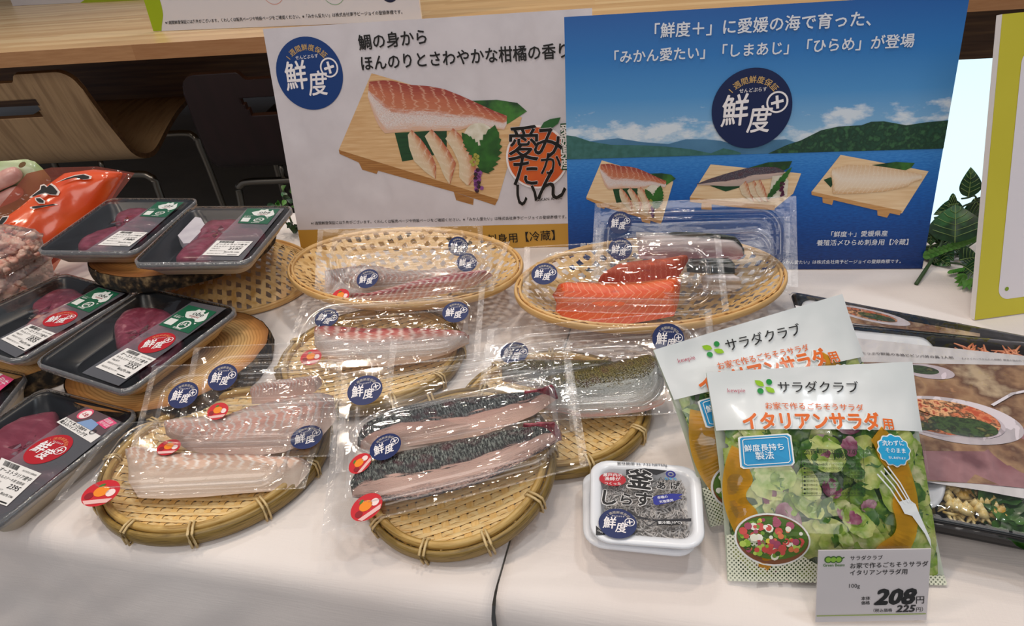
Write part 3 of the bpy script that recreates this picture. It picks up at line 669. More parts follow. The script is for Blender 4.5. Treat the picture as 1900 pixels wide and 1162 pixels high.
# ================================================================ poses, baskets and log slices
def PF(x, y, z, yaw=0, pitch=0, roll=0):
    R_ = Matrix.Rotation(math.radians(yaw), 4, 'Z') @ Matrix.Rotation(math.radians(pitch), 4, 'X') @ Matrix.Rotation(math.radians(roll), 4, 'Y')
    O = Vector((x, y, T+z)); f = Fr(O, O+R_.col[0].xyz, O+R_.col[1].xyz); return f
m_weft = M('bamboo_weft', '#f0c682', .45, var=['#f8dba0', '#e4b56c'], scale=3, stretch=(25, 160, 1), bump=.3, bscale=300)
m_warp = M('bamboo_warp', '#e6b86c', .45, var=['#f0c986'], scale=3, stretch=(160, 25, 1))
m_rimo = M('bamboo_rim_outer', '#785f2c', .38, var=['#967a3e', '#665026'], scale=14, stretch=(3, 3, 60))
m_rimi = M('bamboo_rim_inner', '#b8934e', .4, var=['#cdaa66', '#a47f40'], scale=14, stretch=(3, 3, 60))
m_bind = M('cane_binding', '#d8bf8d', .45, var=['#c9ab74'], scale=300)
m_pale = M('bamboo_pale_rim', '#d2a668', .4, var=['#dcb479', '#c39456'], scale=10, stretch=(2, 2, 40))
m_strip = M('bamboo_lattice', '#d6ab6b', .42, var=['#e3be84', '#c79a58'], scale=60)
def flat_basket(label, fr, r, ang, nb=11, b0=0.2, green=True, group='round flat bamboo baskets'):
    R = thing('flat_bamboo_basket', label, 'basket', fr.M, group)
    mb = MB(); ca, sa = math.cos(ang), math.sin(ang)
    ri = r-.004
    def P(a, b, z): rho = math.hypot(a, b)/r; return (a*ca-b*sa, a*sa+b*ca, .0035+.009*rho**4+z)
    pw, pp = .0043, .0070
    N1 = int(ri/pw); N2 = int(ri/pp)
    for i in range(-N1, N1+1):
        t = i*pw; L = math.sqrt(max(1e-6, ri*ri-t*t)); js = [j for j in range(-N2-1, N2+2) if abs(j*pp) < L]
        xs = [-L]+[j*pp for j in js]+[L]; hs = [0]+[(.0007 if (i+2*j) % 4 else -.0008) for j in js]+[0]; X = []; Hh = []
        for k in range(len(xs)-1):
            X += [xs[k], lerp(xs[k], xs[k+1], .5)]; Hh += [hs[k], lerp(hs[k], hs[k+1], .5)]
        X.append(xs[-1]); Hh.append(0); w_ = .0019; jit = random.uniform(-.0002, .0002)
        vs = []
        for x, z in zip(X, Hh): vs += [P(x, t-w_+jit, z), P(x, t+jit, z+.0003), P(x, t+w_+jit, z)]
        fs = []
        for k in range(len(X)-1): fs += [(3*k, 3*k+3, 3*k+4, 3*k+1), (3*k+1, 3*k+4, 3*k+5, 3*k+2)]
        mb.add(vs, fs, m_weft, [(v[0]*20+i*.37, v[1]*20) for v in vs])
    for j in range(-N2, N2+1):
        t = j*pp; L = math.sqrt(max(1e-6, ri*ri-t*t)); js = [i for i in range(-N1-1, N1+2) if abs(i*pw) < L]
        Y = [-L]+[i*pw for i in js]+[L]; Hh = [0]+[(-.0006 if (i+2*j) % 4 else .0009) for i in js]+[0]; w_ = .0027
        vs = []
        for y, z in zip(Y, Hh): vs += [P(t-w_, y, z), P(t+w_, y, z)]
        mb.add(vs, [(2*k, 2*k+1, 2*k+3, 2*k+2) for k in range(len(Y)-1)], m_warp)
    mb.obj('woven_base', R)
    n = 96; mb = MB()
    mb.tube([((r)*math.cos(2*math.pi*k/n), (r)*math.sin(2*math.pi*k/n), .0085) for k in range(n)], .0030, m_rimo if green else m_rimi, 10, 2.1, True)
    mb.obj('rim', R)
    mb = MB()
    mb.tube([((r-.006)*math.cos(2*math.pi*k/n), (r-.006)*math.sin(2*math.pi*k/n), .0125) for k in range(n)], .0030, m_rimi, 10, 1.3, True)
    mb.obj('inner_hoop', R)
    for k in range(nb):
        a = b0+2*math.pi*k/nb; mb = MB()
        for da in (-.0016, .0016):
            aa = a+da/r; c_, s_ = math.cos(aa), math.sin(aa); pth = [(r+q[0], q[1]) for q in ((.0036, .002), (.0040, .009), (.0034, .0152), (-.001, .0168), (-.0075, .0172), (-.0095, .014), (-.0092, .007), (-.004, .001))]
            mb.tube([(p*c_, p*s_, z) for p, z in pth], (.0010), m_bind, 6, 1.0, True)
        mb.obj('binding', R)
    return R
fB = PF(-.050, .401, .016, 0, 12, -8)
flat_basket('round flat bamboo basket at the front left, under the white flounder packs', PF(-.2614, .4539, 0), .0925, math.radians(-8), 11, .28)
flat_basket('tilted round bamboo basket at front centre, under the mackerel fillet pack', fB, .0745, math.radians(14), 10, .0)
flat_basket('round bamboo basket right of centre, under the silver-skinned fillet pack', PF(.0296, .4837, 0), .0845, math.radians(125), 9, .1)
flat_basket('round bamboo basket behind the front centre one, under the red snapper pack', PF(-.1487, .5950, 0), .094, math.radians(20), 11, .5)

def oval_basket(label, fr, a, b, dep, sides=64, group='oval open-weave bamboo baskets'):
    """shallow oval bowl of open lattice; frame at table level, rim at height dep"""
    R = thing('open_weave_basket', label, 'basket', fr.M, group)
    mb = MB(); ai, bi = a-.003, b-.003
    def surf(x, y, dz=0):
        rho = math.hypot(x/ai, y/bi); return (x, y, max(.0015, dep*(max(0, rho-.25)/.75)**1.35)+dz)
    pit, w_ = .0114, .0028
    K = int(a*2.1/pit)
    for fam in (0, 1):
        an = math.radians(35 if fam == 0 else -35)
        d = Vector((math.cos(an), math.sin(an))); nrm = Vector((-d.y, d.x))
        for i in range(-K, K+1):
            o = nrm*(i*pit)
            A = (d.x/ai)**2+(d.y/bi)**2; B = 2*(o.x*d.x/ai**2+o.y*d.y/bi**2); C = (o.x/ai)**2+(o.y/bi)**2-1
            D = B*B-4*A*C
            if D <= 0: continue
            t0, t1 = (-B-math.sqrt(D))/(2*A), (-B+math.sqrt(D))/(2*A); n = max(2, int((t1-t0)/.0048)); vs = []
            for k in range(n+1):
                c = o+d*lerp(t0, t1, k/n); j = round(lerp(t0, t1, k/n)/.0049)
                z = .0008*(1 if (i+j+fam) % 2 else -1)
                for s in (-1, 1):
                    q = c+nrm*(s*w_); vs.append(surf(q.x, q.y, z))
            mb.add(vs, [(2*k, 2*k+2, 2*k+3, 2*k+1) for k in range(n)], m_strip)
    mb.obj('woven_lattice', R)
    for nm, rr_, tr, zz_ in (('rim', 0, .0021, dep-.003), ('inner_hoop', -.0045, .0018, dep-.002)):
        mb = MB(); mb.tube([((a+rr_)*math.cos(2*math.pi*k/110), (b+rr_)*math.sin(2*math.pi*k/110), zz_) for k in range(110)], tr, m_pale, 8, 2.0, True); mb.obj(nm, R)
    return R
oval_basket('oval open-weave basket left of centre, holding the pink sea bream packs', PF(-.1247, .7321, 0, -21.7), .1455, .1031, .05)
oval_basket('oval open-weave basket right of centre, holding the orange salmon packs', PF(.1504, .6437, 0, 5.3), .1448, .1026, .05)
R = oval_basket('upside-down open-weave basket propping up the log slice at the left', PF(-.378, .838, .0525, -45, 180), .138, .1031, .05)

def log_mats():
    m, nt, b = newmat('log_cut'); tc = node(nt, 'ShaderNodeTexCoord')
    nz = node(nt, 'ShaderNodeTexNoise', {'Vector': tc.outputs['Object'], 'Scale': 14, 'Detail': 3})
    sp = node(nt, 'ShaderNodeSeparateXYZ', {0: tc.outputs['Object']})
    x2 = node(nt, 'ShaderNodeMath', {0: sp.outputs[0], 1: sp.outputs[0]}, operation='MULTIPLY'); y2 = node(nt, 'ShaderNodeMath', {0: sp.outputs[1], 1: sp.outputs[1], 2: x2.outputs[0]}, operation='MULTIPLY_ADD')
    r = node(nt, 'ShaderNodeMath', {0: y2.outputs[0]}, operation='SQRT'); rn = node(nt, 'ShaderNodeMath', {0: nz.outputs[0], 1: .010, 2: r.outputs[0]}, operation='MULTIPLY_ADD')
    s = node(nt, 'ShaderNodeMath', {0: rn.outputs[0], 1: 1900.0}, operation='MULTIPLY'); s = node(nt, 'ShaderNodeMath', {0: s.outputs[0]}, operation='SINE')
    s = node(nt, 'ShaderNodeMapRange', {'Value': s.outputs[0], 'From Min': -.2, 'From Max': 1, 'To Min': 0, 'To Max': .55})
    cr = node(nt, 'ShaderNodeValToRGB', {'Fac': rn.outputs[0]}); e = cr.color_ramp.elements
    e[0].position = .0; e[0].color = lin('#c58f4c'); e[1].position = .103; e[1].color = lin('#7a4a22')
    for p, c in ((.03, '#d2a263'), (.075, '#e0b87c'), (.092, '#c98d4e')): q = e.new(p); q.color = lin(c)
    mx = node(nt, 'ShaderNodeMixRGB', {'Fac': s.outputs[0], 'Color1': cr.outputs[0], 'Color2': lin('#9a6630')})
    nt.links.new(mx.outputs[0], b.inputs['Base Color']); b.inputs['Roughness'].default_value = .55
    return m
m_cut = log_mats(); m_bark = M('log_bark', '#15100b', .9, var=['#4a3a26', '#8a7350'], scale=120, lo=.42, hi=.7, bump=1, bscale=160)
def log_slice(label, fr, r, th, seed):
    R = thing('log_slice', label, 'wooden log slice', fr.M, None)
    n = 160; rad = lambda a: r*(1+.035*NZ(math.cos(a)*1.5+seed, math.sin(a)*1.5)+.012*NZ(math.cos(a)*6+seed, math.sin(a)*6))
    P = [(rad(2*math.pi*k/n)*math.cos(2*math.pi*k/n), rad(2*math.pi*k/n)*math.sin(2*math.pi*k/n)) for k in range(n)]
    mb = MB(); mb.poly(P, m_cut, 0); mb.poly(P, m_cut, -th); f = mb.f; mb.obj('cut_wood', R)
    mb = MB()
    def fn(a, b):
        k = int(round(a*n)) % n; aa = 2*math.pi*k/n; rr_ = rad(aa)*(1+.004+(.035*abs(NZ(aa*22+seed, b*3))+.012)*math.sin(math.pi*min(1, max(0, b*.92+.08))))
        return (rr_*math.cos(aa), rr_*math.sin(aa), -th*b)
    mb.grid(fn, n, 5, m_bark, flip=True); mb.obj('bark', R)
    return R
log_slice('bark-edged log slice under the two upper meat trays, on the upside-down basket', PF(-.4064, .8033, .0745), .108, .02, 1)
log_slice('large bark-edged log slice under the round steak tray at middle left', PF(-.357, .603, .0235), .096, .023, 5)
log_slice('log slice mostly hidden under the middle left meat tray', PF(-.545, .655, .0235), .085, .023, 9)
# ================================================================ clear film
def film(name, gloss=.10, haze=.05, rough=.08, tint=(1, 1, 1, 1), bump=.3, bscale=60, edge=.35, fs=.9, hcol=(.95, .95, .97, 1), stretch=(1, 1, 1)):
    if name in MATS: return MATS[name]
    m = bpy.data.materials.new(name); m.use_nodes = True; nt = m.node_tree; nt.nodes.remove(nt.nodes['Principled BSDF']); out = nt.nodes['Material Output']
    tc = node(nt, 'ShaderNodeTexCoord'); mp = node(nt, 'ShaderNodeMapping', {'Vector': tc.outputs['Object'], 'Scale': stretch})
    nz = node(nt, 'ShaderNodeTexNoise', {'Vector': mp.outputs[0], 'Scale': bscale, 'Detail': 3, 'Roughness': .5})
    bp = node(nt, 'ShaderNodeBump', {'Height': nz.outputs[0], 'Strength': bump, 'Distance': .004})
    tr = node(nt, 'ShaderNodeBsdfTransparent', {'Color': tint})
    gl = node(nt, 'ShaderNodeBsdfGlossy', {'Color': (1, 1, 1, 1), 'Roughness': rough, 'Normal': bp.outputs[0]})
    df = node(nt, 'ShaderNodeBsdfDiffuse', {'Color': hcol, 'Normal': bp.outputs[0]}); tl = node(nt, 'ShaderNodeBsdfTranslucent', {'Color': hcol})
    dd = node(nt, 'ShaderNodeMixShader', {0: .4, 1: df.outputs[0], 2: tl.outputs[0]})
    lw = node(nt, 'ShaderNodeLayerWeight', {'Blend': .25})
    hz = node(nt, 'ShaderNodeMapRange', {'Value': lw.outputs['Facing'], 'From Min': .5, 'From Max': 1, 'To Min': haze, 'To Max': haze+edge})
    m1 = node(nt, 'ShaderNodeMixShader', {0: hz.outputs[0], 1: tr.outputs[0], 2: dd.outputs[0]})
    fz = node(nt, 'ShaderNodeFresnel', {'IOR': 1.45}); ff = node(nt, 'ShaderNodeMath', {0: fz.outputs[0], 1: fs, 2: gloss-.04*fs}, operation='MULTIPLY_ADD', use_clamp=True)
    m2 = node(nt, 'ShaderNodeMixShader', {0: ff.outputs[0], 1: m1.outputs[0], 2: gl.outputs[0]})
    nt.links.new(m2.outputs[0], out.inputs['Surface']); MATS[name] = m; return m
f_wrap = film('cling_film', .03, .0, .07, bump=.14, bscale=45, edge=.02, fs=.5)
f_rim = film('stretched_film_rim', .10, .22, .12, bump=.8, bscale=110, edge=.2, fs=.8, stretch=(1, 1, .3))
f_band = film('smoky_label_film', .05, .34, .15, bump=.15, bscale=40, edge=.15, hcol=(.42, .42, .47, 1))
def rquad(q, ins, rad, n=6):
    """rounded quad: corners q in order, inset and corner radius as fractions of the unit square"""
    o = []
    for cx_, cy_, a0 in ((1-ins-rad, 1-ins-rad, 0), (ins+rad, 1-ins-rad, 90), (ins+rad, ins+rad, 180), (1-ins-rad, ins+rad, 270)):
        for k in range(n+1): a = math.radians(a0+90*k/n); o.append(bil(q, cx_+rad*math.cos(a), cy_+rad*math.sin(a)))
    return o
def bil(q, u, v):
    a, b, c, d = q; return tuple(a[i]*(1-u)*(1-v)+b[i]*u*(1-v)+c[i]*u*v+d[i]*(1-u)*v for i in (0, 1))
def rings(mb, loops, mat, flip=False):
    n = len(loops[0]); vs = [p for L in loops for p in L]; fs = []
    for i in range(len(loops)-1):
        for k in range(n):
            f = (i*n+k, i*n+(k+1) % n, (i+1)*n+(k+1) % n, (i+1)*n+k); fs.append(f[::-1] if flip else f)
    mb.add(vs, fs, mat)
m_black = M('black_foam', '#08090c', .3, spec=.35, coat=.0, var=['#0f1116'], scale=60)
m_cream = M('cream_foam', '#cfc0a8', .5)
def hgt(loop, z): return [(p[0], p[1], z) for p in loop]
def foam_tray(R, q, dep, ribs=True):
    mb = MB()
    rings(mb, [hgt(rquad(q, .135, .11), -dep), hgt(rquad(q, .12, .11), -dep+.001), hgt(rquad(q, .07, .10), -.008), hgt(rquad(q, .035, .08), -.002), hgt(rquad(q, .022, .08), 0), hgt(rquad(q, .010, .085), 0), hgt(rquad(q, .0, .09), -.0025)], m_black, True)
    mb.poly(rquad(q, .135, .11), m_black, -dep)
    mb.obj('foam_tray', R)
    mb = MB()
    rings(mb, [hgt(rquad(q, .13, .11), -dep-.0025), hgt(rquad(q, .10, .11), -dep-.002), hgt(rquad(q, .05, .10), -.010), hgt(rquad(q, .012, .09), -.0045), hgt(rquad(q, -.002, .09), -.0025)], m_cream)
    L = rquad(q, .13, .11)[::-1]; mb.poly(L, m_cream, -dep-.0025); mb.obj('tray_underside', R)
def wrap(R, q, H=.0012, seed=0, dep=.022):
    def fn(u, v):
        x, y = bil(q, lerp(-.006, 1.006, u), lerp(-.006, 1.006, v)); e = min(u, 1-u, v, 1-v)
        return (x, y, H+.0007*NZ(x*40+seed, y*40)+.0006*NZ(x*160, y*30+seed)*(1-sst(0, .15, e)))
    # top follows the rounded outline: built from rings so the corners stay round
    mb = MB(); L = []
    for k in range(9):
        ins = .5*k/9; L.append([(p[0], p[1], H+(.0007*NZ(p[0]*40+seed, p[1]*40)+.0006*NZ(p[0]*170, p[1]*60+seed))*(1 if k else .3)) for p in rquad(q, ins-.006, min(.09, .49-ins*.9))])
    rings(mb, [hgt(rquad(q, .06, .10), -.012), hgt(rquad(q, -.006, .09), -.004), L[0], [(a, b, H+.0004) for a, b in rquad(q, .010, .088)]], f_rim)
    rings(mb, L, f_wrap)
    n = len(L[-1]); c = bil(q, .5, .5); mb.add(L[-1]+[c+(H,)], [(k, (k+1) % n, n) for k in range(n)], f_wrap)
    mb.obj('cling_film', R)
def loft(mb, top, bot, mat, z0, H, nu=36, nv=14, p=.5, endp=.35, bumpf=None, th=0, sym=False):
    """rounded solid between two outlines; u along, v from bot to top; a flat underside closes it"""
    A = resample([(a[0], a[1], 0) for a in top], nu); B = resample([(a[0], a[1], 0) for a in bot], nu)
    def fn(u, v):
        i = min(nu, round(u*nu)); q = B[i].lerp(A[i], v); s = (math.sin(math.pi/2*min(1, v/.62))**1.25 if v < .62 else math.cos(math.pi/2*(v-.62)/.38)**.45 if v < 1 else 0)*(max(0, min(1, u/.10, (1-u)/.10))**endp)
        h_ = z0+H*s*(1 if sym else 1)
        if bumpf: h_ += bumpf(u, v, q)*s
        return (q.x, q.y, h_)
    mb.grid(fn, nu, nv, mat, flip=True)
    mb.grid(lambda u, v: (fn(u, v)[0], fn(u, v)[1], z0), nu, 2, mat)
m_beef = M('beef', '#74243a', .28, var=['#86344a', '#b0707a'], scale=110, detail=7, lo=.42, hi=.72, coat=.4, bump=.25, bscale=120)
m_beef2 = M('lean_beef', '#742338', .3, var=['#86324a', '#96485a'], scale=90, lo=.4, hi=.7, coat=.3, bump=.2, bscale=150)
m_beef3 = M('marbled_beef', '#7a2c40', .3, var=['#8b3e50', '#c4959a'], scale=34, detail=8, stretch=(1, 3, 1), lo=.42, hi=.78, coat=.3, bump=.2, bscale=120)
m_fatb = M('beef_fat', '#c98478', .35, var=['#8d3346', '#d9a494'], scale=70, coat=.3)
m_white = M('label_white', '#e6e3e0', .5); m_green = M('label_green', '#0f5a3f', .4); m_red = M('label_red', '#b81422', .4)
def poly_steak(R, fr, px, z0, H, mat, name='beef_piece'):
    """meat piece from its outline in the frame, domed towards the middle"""
    pts_ = sorted(set((float(a), float(b)) for a, b in px)); hull = []      # convex outline keeps the rings from folding
    for seq in (pts_, pts_[::-1]):
        h_ = []
        for p in seq:
            while len(h_) > 1 and (h_[-1][0]-h_[-2][0])*(p[1]-h_[-2][1])-(h_[-1][1]-h_[-2][1])*(p[0]-h_[-2][0]) <= 0: h_.pop()
            h_.append(p)
        hull += h_[:-1]
    P = smooth_path([fr.p(a, b, z0+H*.6)+(0,) for a, b in hull], 6, True); c = sum(P, Vector())/len(P); mb = MB(); L = []
    prof = ((1.0, 0), (1.03, .35), (1.0, .7), (.93, .9), (.8, 1.0), (.6, 1.03), (.4, 1.0), (.2, .98))
    for s, z in prof: L.append([(lerp(c.x, p.x, s), lerp(c.y, p.y, s), z0+H*z+.0009*NZ(p.x*90, p.y*90, s*5)*(s < .95)) for p in P])
    rings(mb, L, mat, False); n = len(P)
    mb.add(L[-1]+[(c.x, c.y, z0+H*.98)], [(k, (k+1) % n, n) for k in range(n)], mat); lo = [(p.x, p.y, z0) for p in P]; mb.poly(lo[::-1] if False else lo, mat)
    return mb.obj(name, R)
def gq(fr, px, z=0): return [fr.p(a, b, z) for a, b in px]
def qlabel(R, fr, px, z, name, mat, art=None, th=.0004):
    """flat label on quad px (BL BR TR TL); art(mb, f) draws with f(u,v)->point"""
    q = gq(fr, px, z); mb = MB(); 
    mb.add([bil(q, *uv)+(z,) for uv in ((0, 0), (1, 0), (1, 1), (0, 1))], [(0, 1, 2, 3)], mat, None, False)
    if art: art(mb, lambda u, v: bil(q, u, v), z+.00025)
    return mb.obj(name, R)
ik = lambda c='#1a1a1a': ink(c)
def tline(mb, f, s, u0, u1, v, z, col='#222222', bold=0): mb.text(s, f(u0, v), f(u1, v), ik(col), z, bold)
def price_art(name_s='オーストラリア産牛', price='2395', seed=1):
    def art(mb, f, z):
        rnd = random.Random(seed); x = .12
        while x < .50:
            w_ = rnd.choice((.006, .010, .016)); mb.add([f(x, .84)+(z,), f(x+w_, .84)+(z,), f(x+w_, .97)+(z,), f(x, .97)+(z,)], [(0, 1, 2, 3)], ik(), None, False); x += w_+rnd.choice((.008, .013))
        tline(mb, f, '加工年月日 消費期限', .60, .95, .88, z); tline(mb, f, name_s, .08, .94, .70, z, bold=.006); tline(mb, f, '牛ももステーキ用 加熱用', .08, .88, .56, z)
        tline(mb, f, '100g当り', .08, .3, .43, z); tline(mb, f, price, .55, .88, .38, z, bold=.012); tline(mb, f, '保存方法 4℃以下', .08, .5, .28, z)
        tline(mb, f, '税込(円) 2586', .50, .92, .20, z, bold=.008); tline(mb, f, '株式会社 加工センター', .08, .60, .10, z)
        a, b = f(.68, .05), f(.92, .05); mb.line([a, b], .0012, ik(), z)
    return art
AUS = [(.30, .60), (.22, .72), (.32, .80), (.42, .84), (.46, .93), (.56, .90), (.62, .96), (.70, .92), (.70, .84), (.78, .80), (.82, .92), (.88, .80), (.96, .66), (.97, .56), (.88, .46), (.78, .44), (.70, .52), (.60, .54), (.48, .50), (.38, .52)]
def green_art(mb, f, z):
    w = ink('#d9dcd8'); mb.poly([f(*p)+() for p in [(u, v) for u, v in AUS]], w, z); mb.poly([f(.80, .40), f(.88, .40), f(.85, .34)], w, z)
    mb.text('obe', f(.46, .66), f(.80, .66), ink('#23302b'), z+.0002, .004); mb.text('organic', f(.44, .58), f(.76, .58), ink('#a34a4a'), z+.0002)
    mb.text('オーガニック', f(.06, .50), f(.34, .48), w, z, .012); mb.text('牧草牛', f(.06, .42), f(.28, .41), w, z, .012)
    mb.poly([f(.06, .10), f(.32, .10), f(.32, .36), f(.06, .36)], w, z)
    c = f(.62, .24); r1 = (Vector(f(.78, .24))-Vector(f(.62, .24))).length; mb.ring(c, r1*.78, r1, w, z, 30); mb.text('JAS', f(.50, .20), f(.76, .20), w, z, .014); mb.text('有機認証', f(.42, .04), f(.70, .04), w, z, .012)
def mark_obj(): pass
_LOGO = {}
def sticker(R, fr, px, py, z, R_, rot=0, col='#10245a', name='round_sticker', label=None, sx=1, sy=1, tilt=(0, 0)):
    k = col
    if k not in _LOGO:
        mb = MB(); logo(mb, (0, 0), 1.0, 0, col, 0, False, '#b8b0a8' if col == '#10245a' else '#e8885a', dz=.02); o = mb.obj('x'); _LOGO[k] = o.data; bpy.data.objects.remove(o)
    o = bpy.data.objects.new(name, _LOGO[k]); COL.objects.link(o); o.parent = R; p = fr.p(px, py, z)
    o.matrix_local = Matrix.Translation((p[0], p[1], z)) @ Matrix.Rotation(math.radians(tilt[0]), 4, 'X') @ Matrix.Rotation(math.radians(tilt[1]), 4, 'Y') @ Matrix.Rotation(rot, 4, 'Z') @ Matrix.Diagonal((R_*sx, R_*sy, .012, 1))
    if label: o['label'] = label
    return o
def meat_tray(label, fr, px, dep, meats, band, green, price, red=None, extra=None, seed=0, group='black foam trays of beef'):
    R = thing('meat_tray', label, 'meat tray', fr.M, group); q = gq(fr, px)
    foam_tray(R, q, dep)
    for m_ in meats: poly_steak(R, fr, m_[0], -dep+.0005, m_[1], m_[2], *(m_[3:] or ()))
    if extra: extra(R, fr, q)
    if band: qlabel(R, fr, band, .0027, 'smoky_band', f_band)
    if green: qlabel(R, fr, green, .0031, 'green_label', m_green, green_art)
    if price: qlabel(R, fr, price[0], .0033, 'price_label', m_white, price_art(price=price[1], seed=seed+3))
    if red: sticker(R, fr, red[0], red[1], .0031, red[2], red[3], '#b01826', 'red_round_sticker', 'red round sticker')
    wrap(R, q, .0018, seed)
    return R
Z3 = lambda ox, oy, s, pts: [(ox+a/s, oy+b/s) for a, b in pts]
# T4: big round steak, middle left (crop 120,560 scale 5)
c5 = lambda pts: Z3(120, 560, 5, pts)
meat_tray('black tray with a round steak, green label and red sticker, on the large log slice', PF(-.3769, .5943, .0500, -27.7, 3.0, .4), [(63, 676), (235, 732), (445, 575), (269, 535)], .018,
    [(c5([(465, 270), (480, 200), (560, 110), (660, 75), (800, 75), (920, 90), (1010, 150), (1080, 290), (1060, 420), (960, 530), (850, 600), (760, 660), (680, 690), (640, 600), (600, 500), (500, 440), (480, 400)]), .0145, m_beef)],
    c5([(160, 660), (500, 780), (1500, 60), (1180, 0)]), c5([(870, 215), (1150, 295), (1410, 95), (1150, 30)]), (c5([(285, 605), (565, 718), (850, 530), (580, 430)]), '2253'), (120+855/5, 560+380/5, .0175, .5), None, 1)
# T3 (crop 0,500 scale 5.808)
c3 = lambda pts: Z3(0, 500, 5.808, pts)
meat_tray('black tray of steak with red sticker at the left edge, beside the pink sliced meat', PF(-.5101, .6565, .0520, -20.3, 0, 3), [(-133, 622), (32, 674), (252, 546), (117, 509)], .018,
    [(c3([(355, 420), (450, 340), (560, 270), (680, 235), (790, 228), (870, 270), (900, 330), (700, 420), (560, 500), (420, 560), (390, 500)]), .014, m_beef), (c3([(350, 560), (520, 440), (720, 420), (880, 570), (700, 740), (450, 860), (300, 900), (250, 860), (230, 700)]), .013, m_fatb)],
    c3([(-120, 800), (170, 950), (1350, 260), (1060, 190)]), c3([(715, 380), (960, 465), (1290, 260), (1060, 195)]), (c3([(10, 750), (265, 880), (600, 690), (330, 590)]), '1835'), (650/5.808, 500+530/5.808, .0165, .4), None, 2)
def pad(R, fr, q):
    P = [fr.p(a, b, -.004) for a, b in Z3(230, 360, 4.841, [(483, 372), (535, 445), (590, 440), (735, 290), (690, 215), (640, 205), (530, 320)])]
    mb = MB(); mb.prism(P, -.0165, -.004, M('folded_pad', '#d8d3da', .7, var=['#c6c0ca'], scale=60)); mb.obj('white_pad', R)
c2 = lambda pts: Z3(230, 360, 4.841, pts)
meat_tray('black tray of two lean beef pieces with a folded white pad, upper row right', PF(-.3324, .7402, .1000, -1.2, 0, 2), [(244, 492), (461, 489), (546, 385), (354, 386)], .018,
    [(c2([(660, 400), (680, 330), (760, 270), (870, 255), (1010, 255), (1150, 285), (1250, 330), (1240, 400), (1100, 420), (900, 430), (700, 440)]), .0145, m_beef2), (c2([(480, 600), (520, 520), (620, 445), (720, 410), (900, 430), (1100, 470), (1080, 560), (900, 610), (700, 608)]), .014, m_beef2)],
    c2([(640, 600), (1060, 598), (1440, 130), (1110, 130)]), c2([(1020, 262), (1290, 270), (1400, 135), (1110, 130)]), (c2([(700, 550), (1030, 556), (1160, 425), (835, 418)]), '2197'), None, pad, 3)
c1 = lambda pts: Z3(60, 350, 6.116, pts)
meat_tray('black tray of two lean beef pieces against the orange bag, upper row left', PF(-.4696, .7964, .1000, -1.9, 0, 2), [(65, 469), (253, 470), (370, 371), (204, 370)], .018,
    [(c1([(945, 400), (960, 320), (1080, 265), (1200, 250), (1400, 270), (1500, 320), (1440, 420), (1250, 460), (1000, 455)]), .0145, m_beef2), (c1([(540, 690), (560, 600), (700, 530), (830, 490), (980, 455), (1200, 470), (1280, 520), (1100, 680), (800, 700)]), .014, m_beef2)],
    c1([(610, 705), (1080, 715), (1720, 150), (1420, 155)]), c1([(1215, 315), (1510, 325), (1720, 155), (1420, 150)]), (c1([(740, 640), (1100, 655), (1310, 498), (990, 480)]), '1980'), None, None, 4)
# T6 (crop 0,680 scale 3.631)
c6 = lambda pts: Z3(0, 680, 3.631, pts)
def pink_art(mb, f, z):
    mb.poly([f(0, .32), f(1, .32), f(1, 1), f(0, 1)], ink('#5d4a4f'), z); mb.poly([f(.32, .32), f(.75, .32), f(.70, .62), f(.45, .66)], ink('#7f9bc4'), z+.0002)
    c = f(.22, .72); r = (Vector(f(.22, .98))-Vector(c)).length; mb.disc(c, r, ink('#e35b78'), z+.0003, 28); mb.disc((c[0]+r*.15, c[1]-r*.1), r*.78, ink('#efe3e2'), z+.0005, 28); mb.textc('上姫', (c[0]+r*.15, c[1]-r*.1), r*.62, ink('#c33a4e'), z+.0007, .01, -.4)
    mb.poly([f(.62, .62), f(.92, .56), f(.98, .90), f(.70, .98)], ink('#e04a7b'), z+.0003); mb.text('四国産', f(.68, .80), f(.90, .77), ink('#f2dfe6'), z+.0005, .012); mb.text('和牛認定', f(.67, .66), f(.93, .63), ink('#f2dfe6'), z+.0005, .012)
    c = f(.80, .30); mb.ring(c, r*.30, r*.42, ink('#33343a'), z+.0006, 20)
    tline(mb, f, 'すくすく育った国産牛', .04, .66, .19, z, bold=.01); tline(mb, f, '職人のハイスペック牛', .04, .78, .05, z, bold=.01)
R6 = meat_tray('black tray of marbled beef with a pink picture label, front left corner', PF(-.4362, .4663, .0250, -21.2, 0, 1.5), [(-190, 905), (-20, 990), (260, 768), (80, 722)], .022,
    [(c6([(-300, 540), (0, 425), (150, 360), (350, 320), (385, 350), (400, 500), (420, 640), (380, 760), (200, 800), (0, 780), (-200, 700)]), .016, m_beef3), (c6([(-300, 800), (-50, 640), (100, 640), (300, 600), (430, 640), (440, 700), (330, 790), (150, 880), (-100, 960)]), .012, m_beef)],
    c6([(-320, 900), (0, 1040), (820, 375), (580, 270)]), None, (c6([(-130, 880), (45, 942), (280, 722), (10, 615)]), '2395'), (90, 680+557/3.631, .0185, -.12), None, 6)
qlabel(R6, PF(-.4362, .4663, .0250, -21.2, 0, 1.5), c6([(380, 375), (612, 515), (815, 375), (582, 272)]), .0031, 'picture_label', m_white, pink_art)
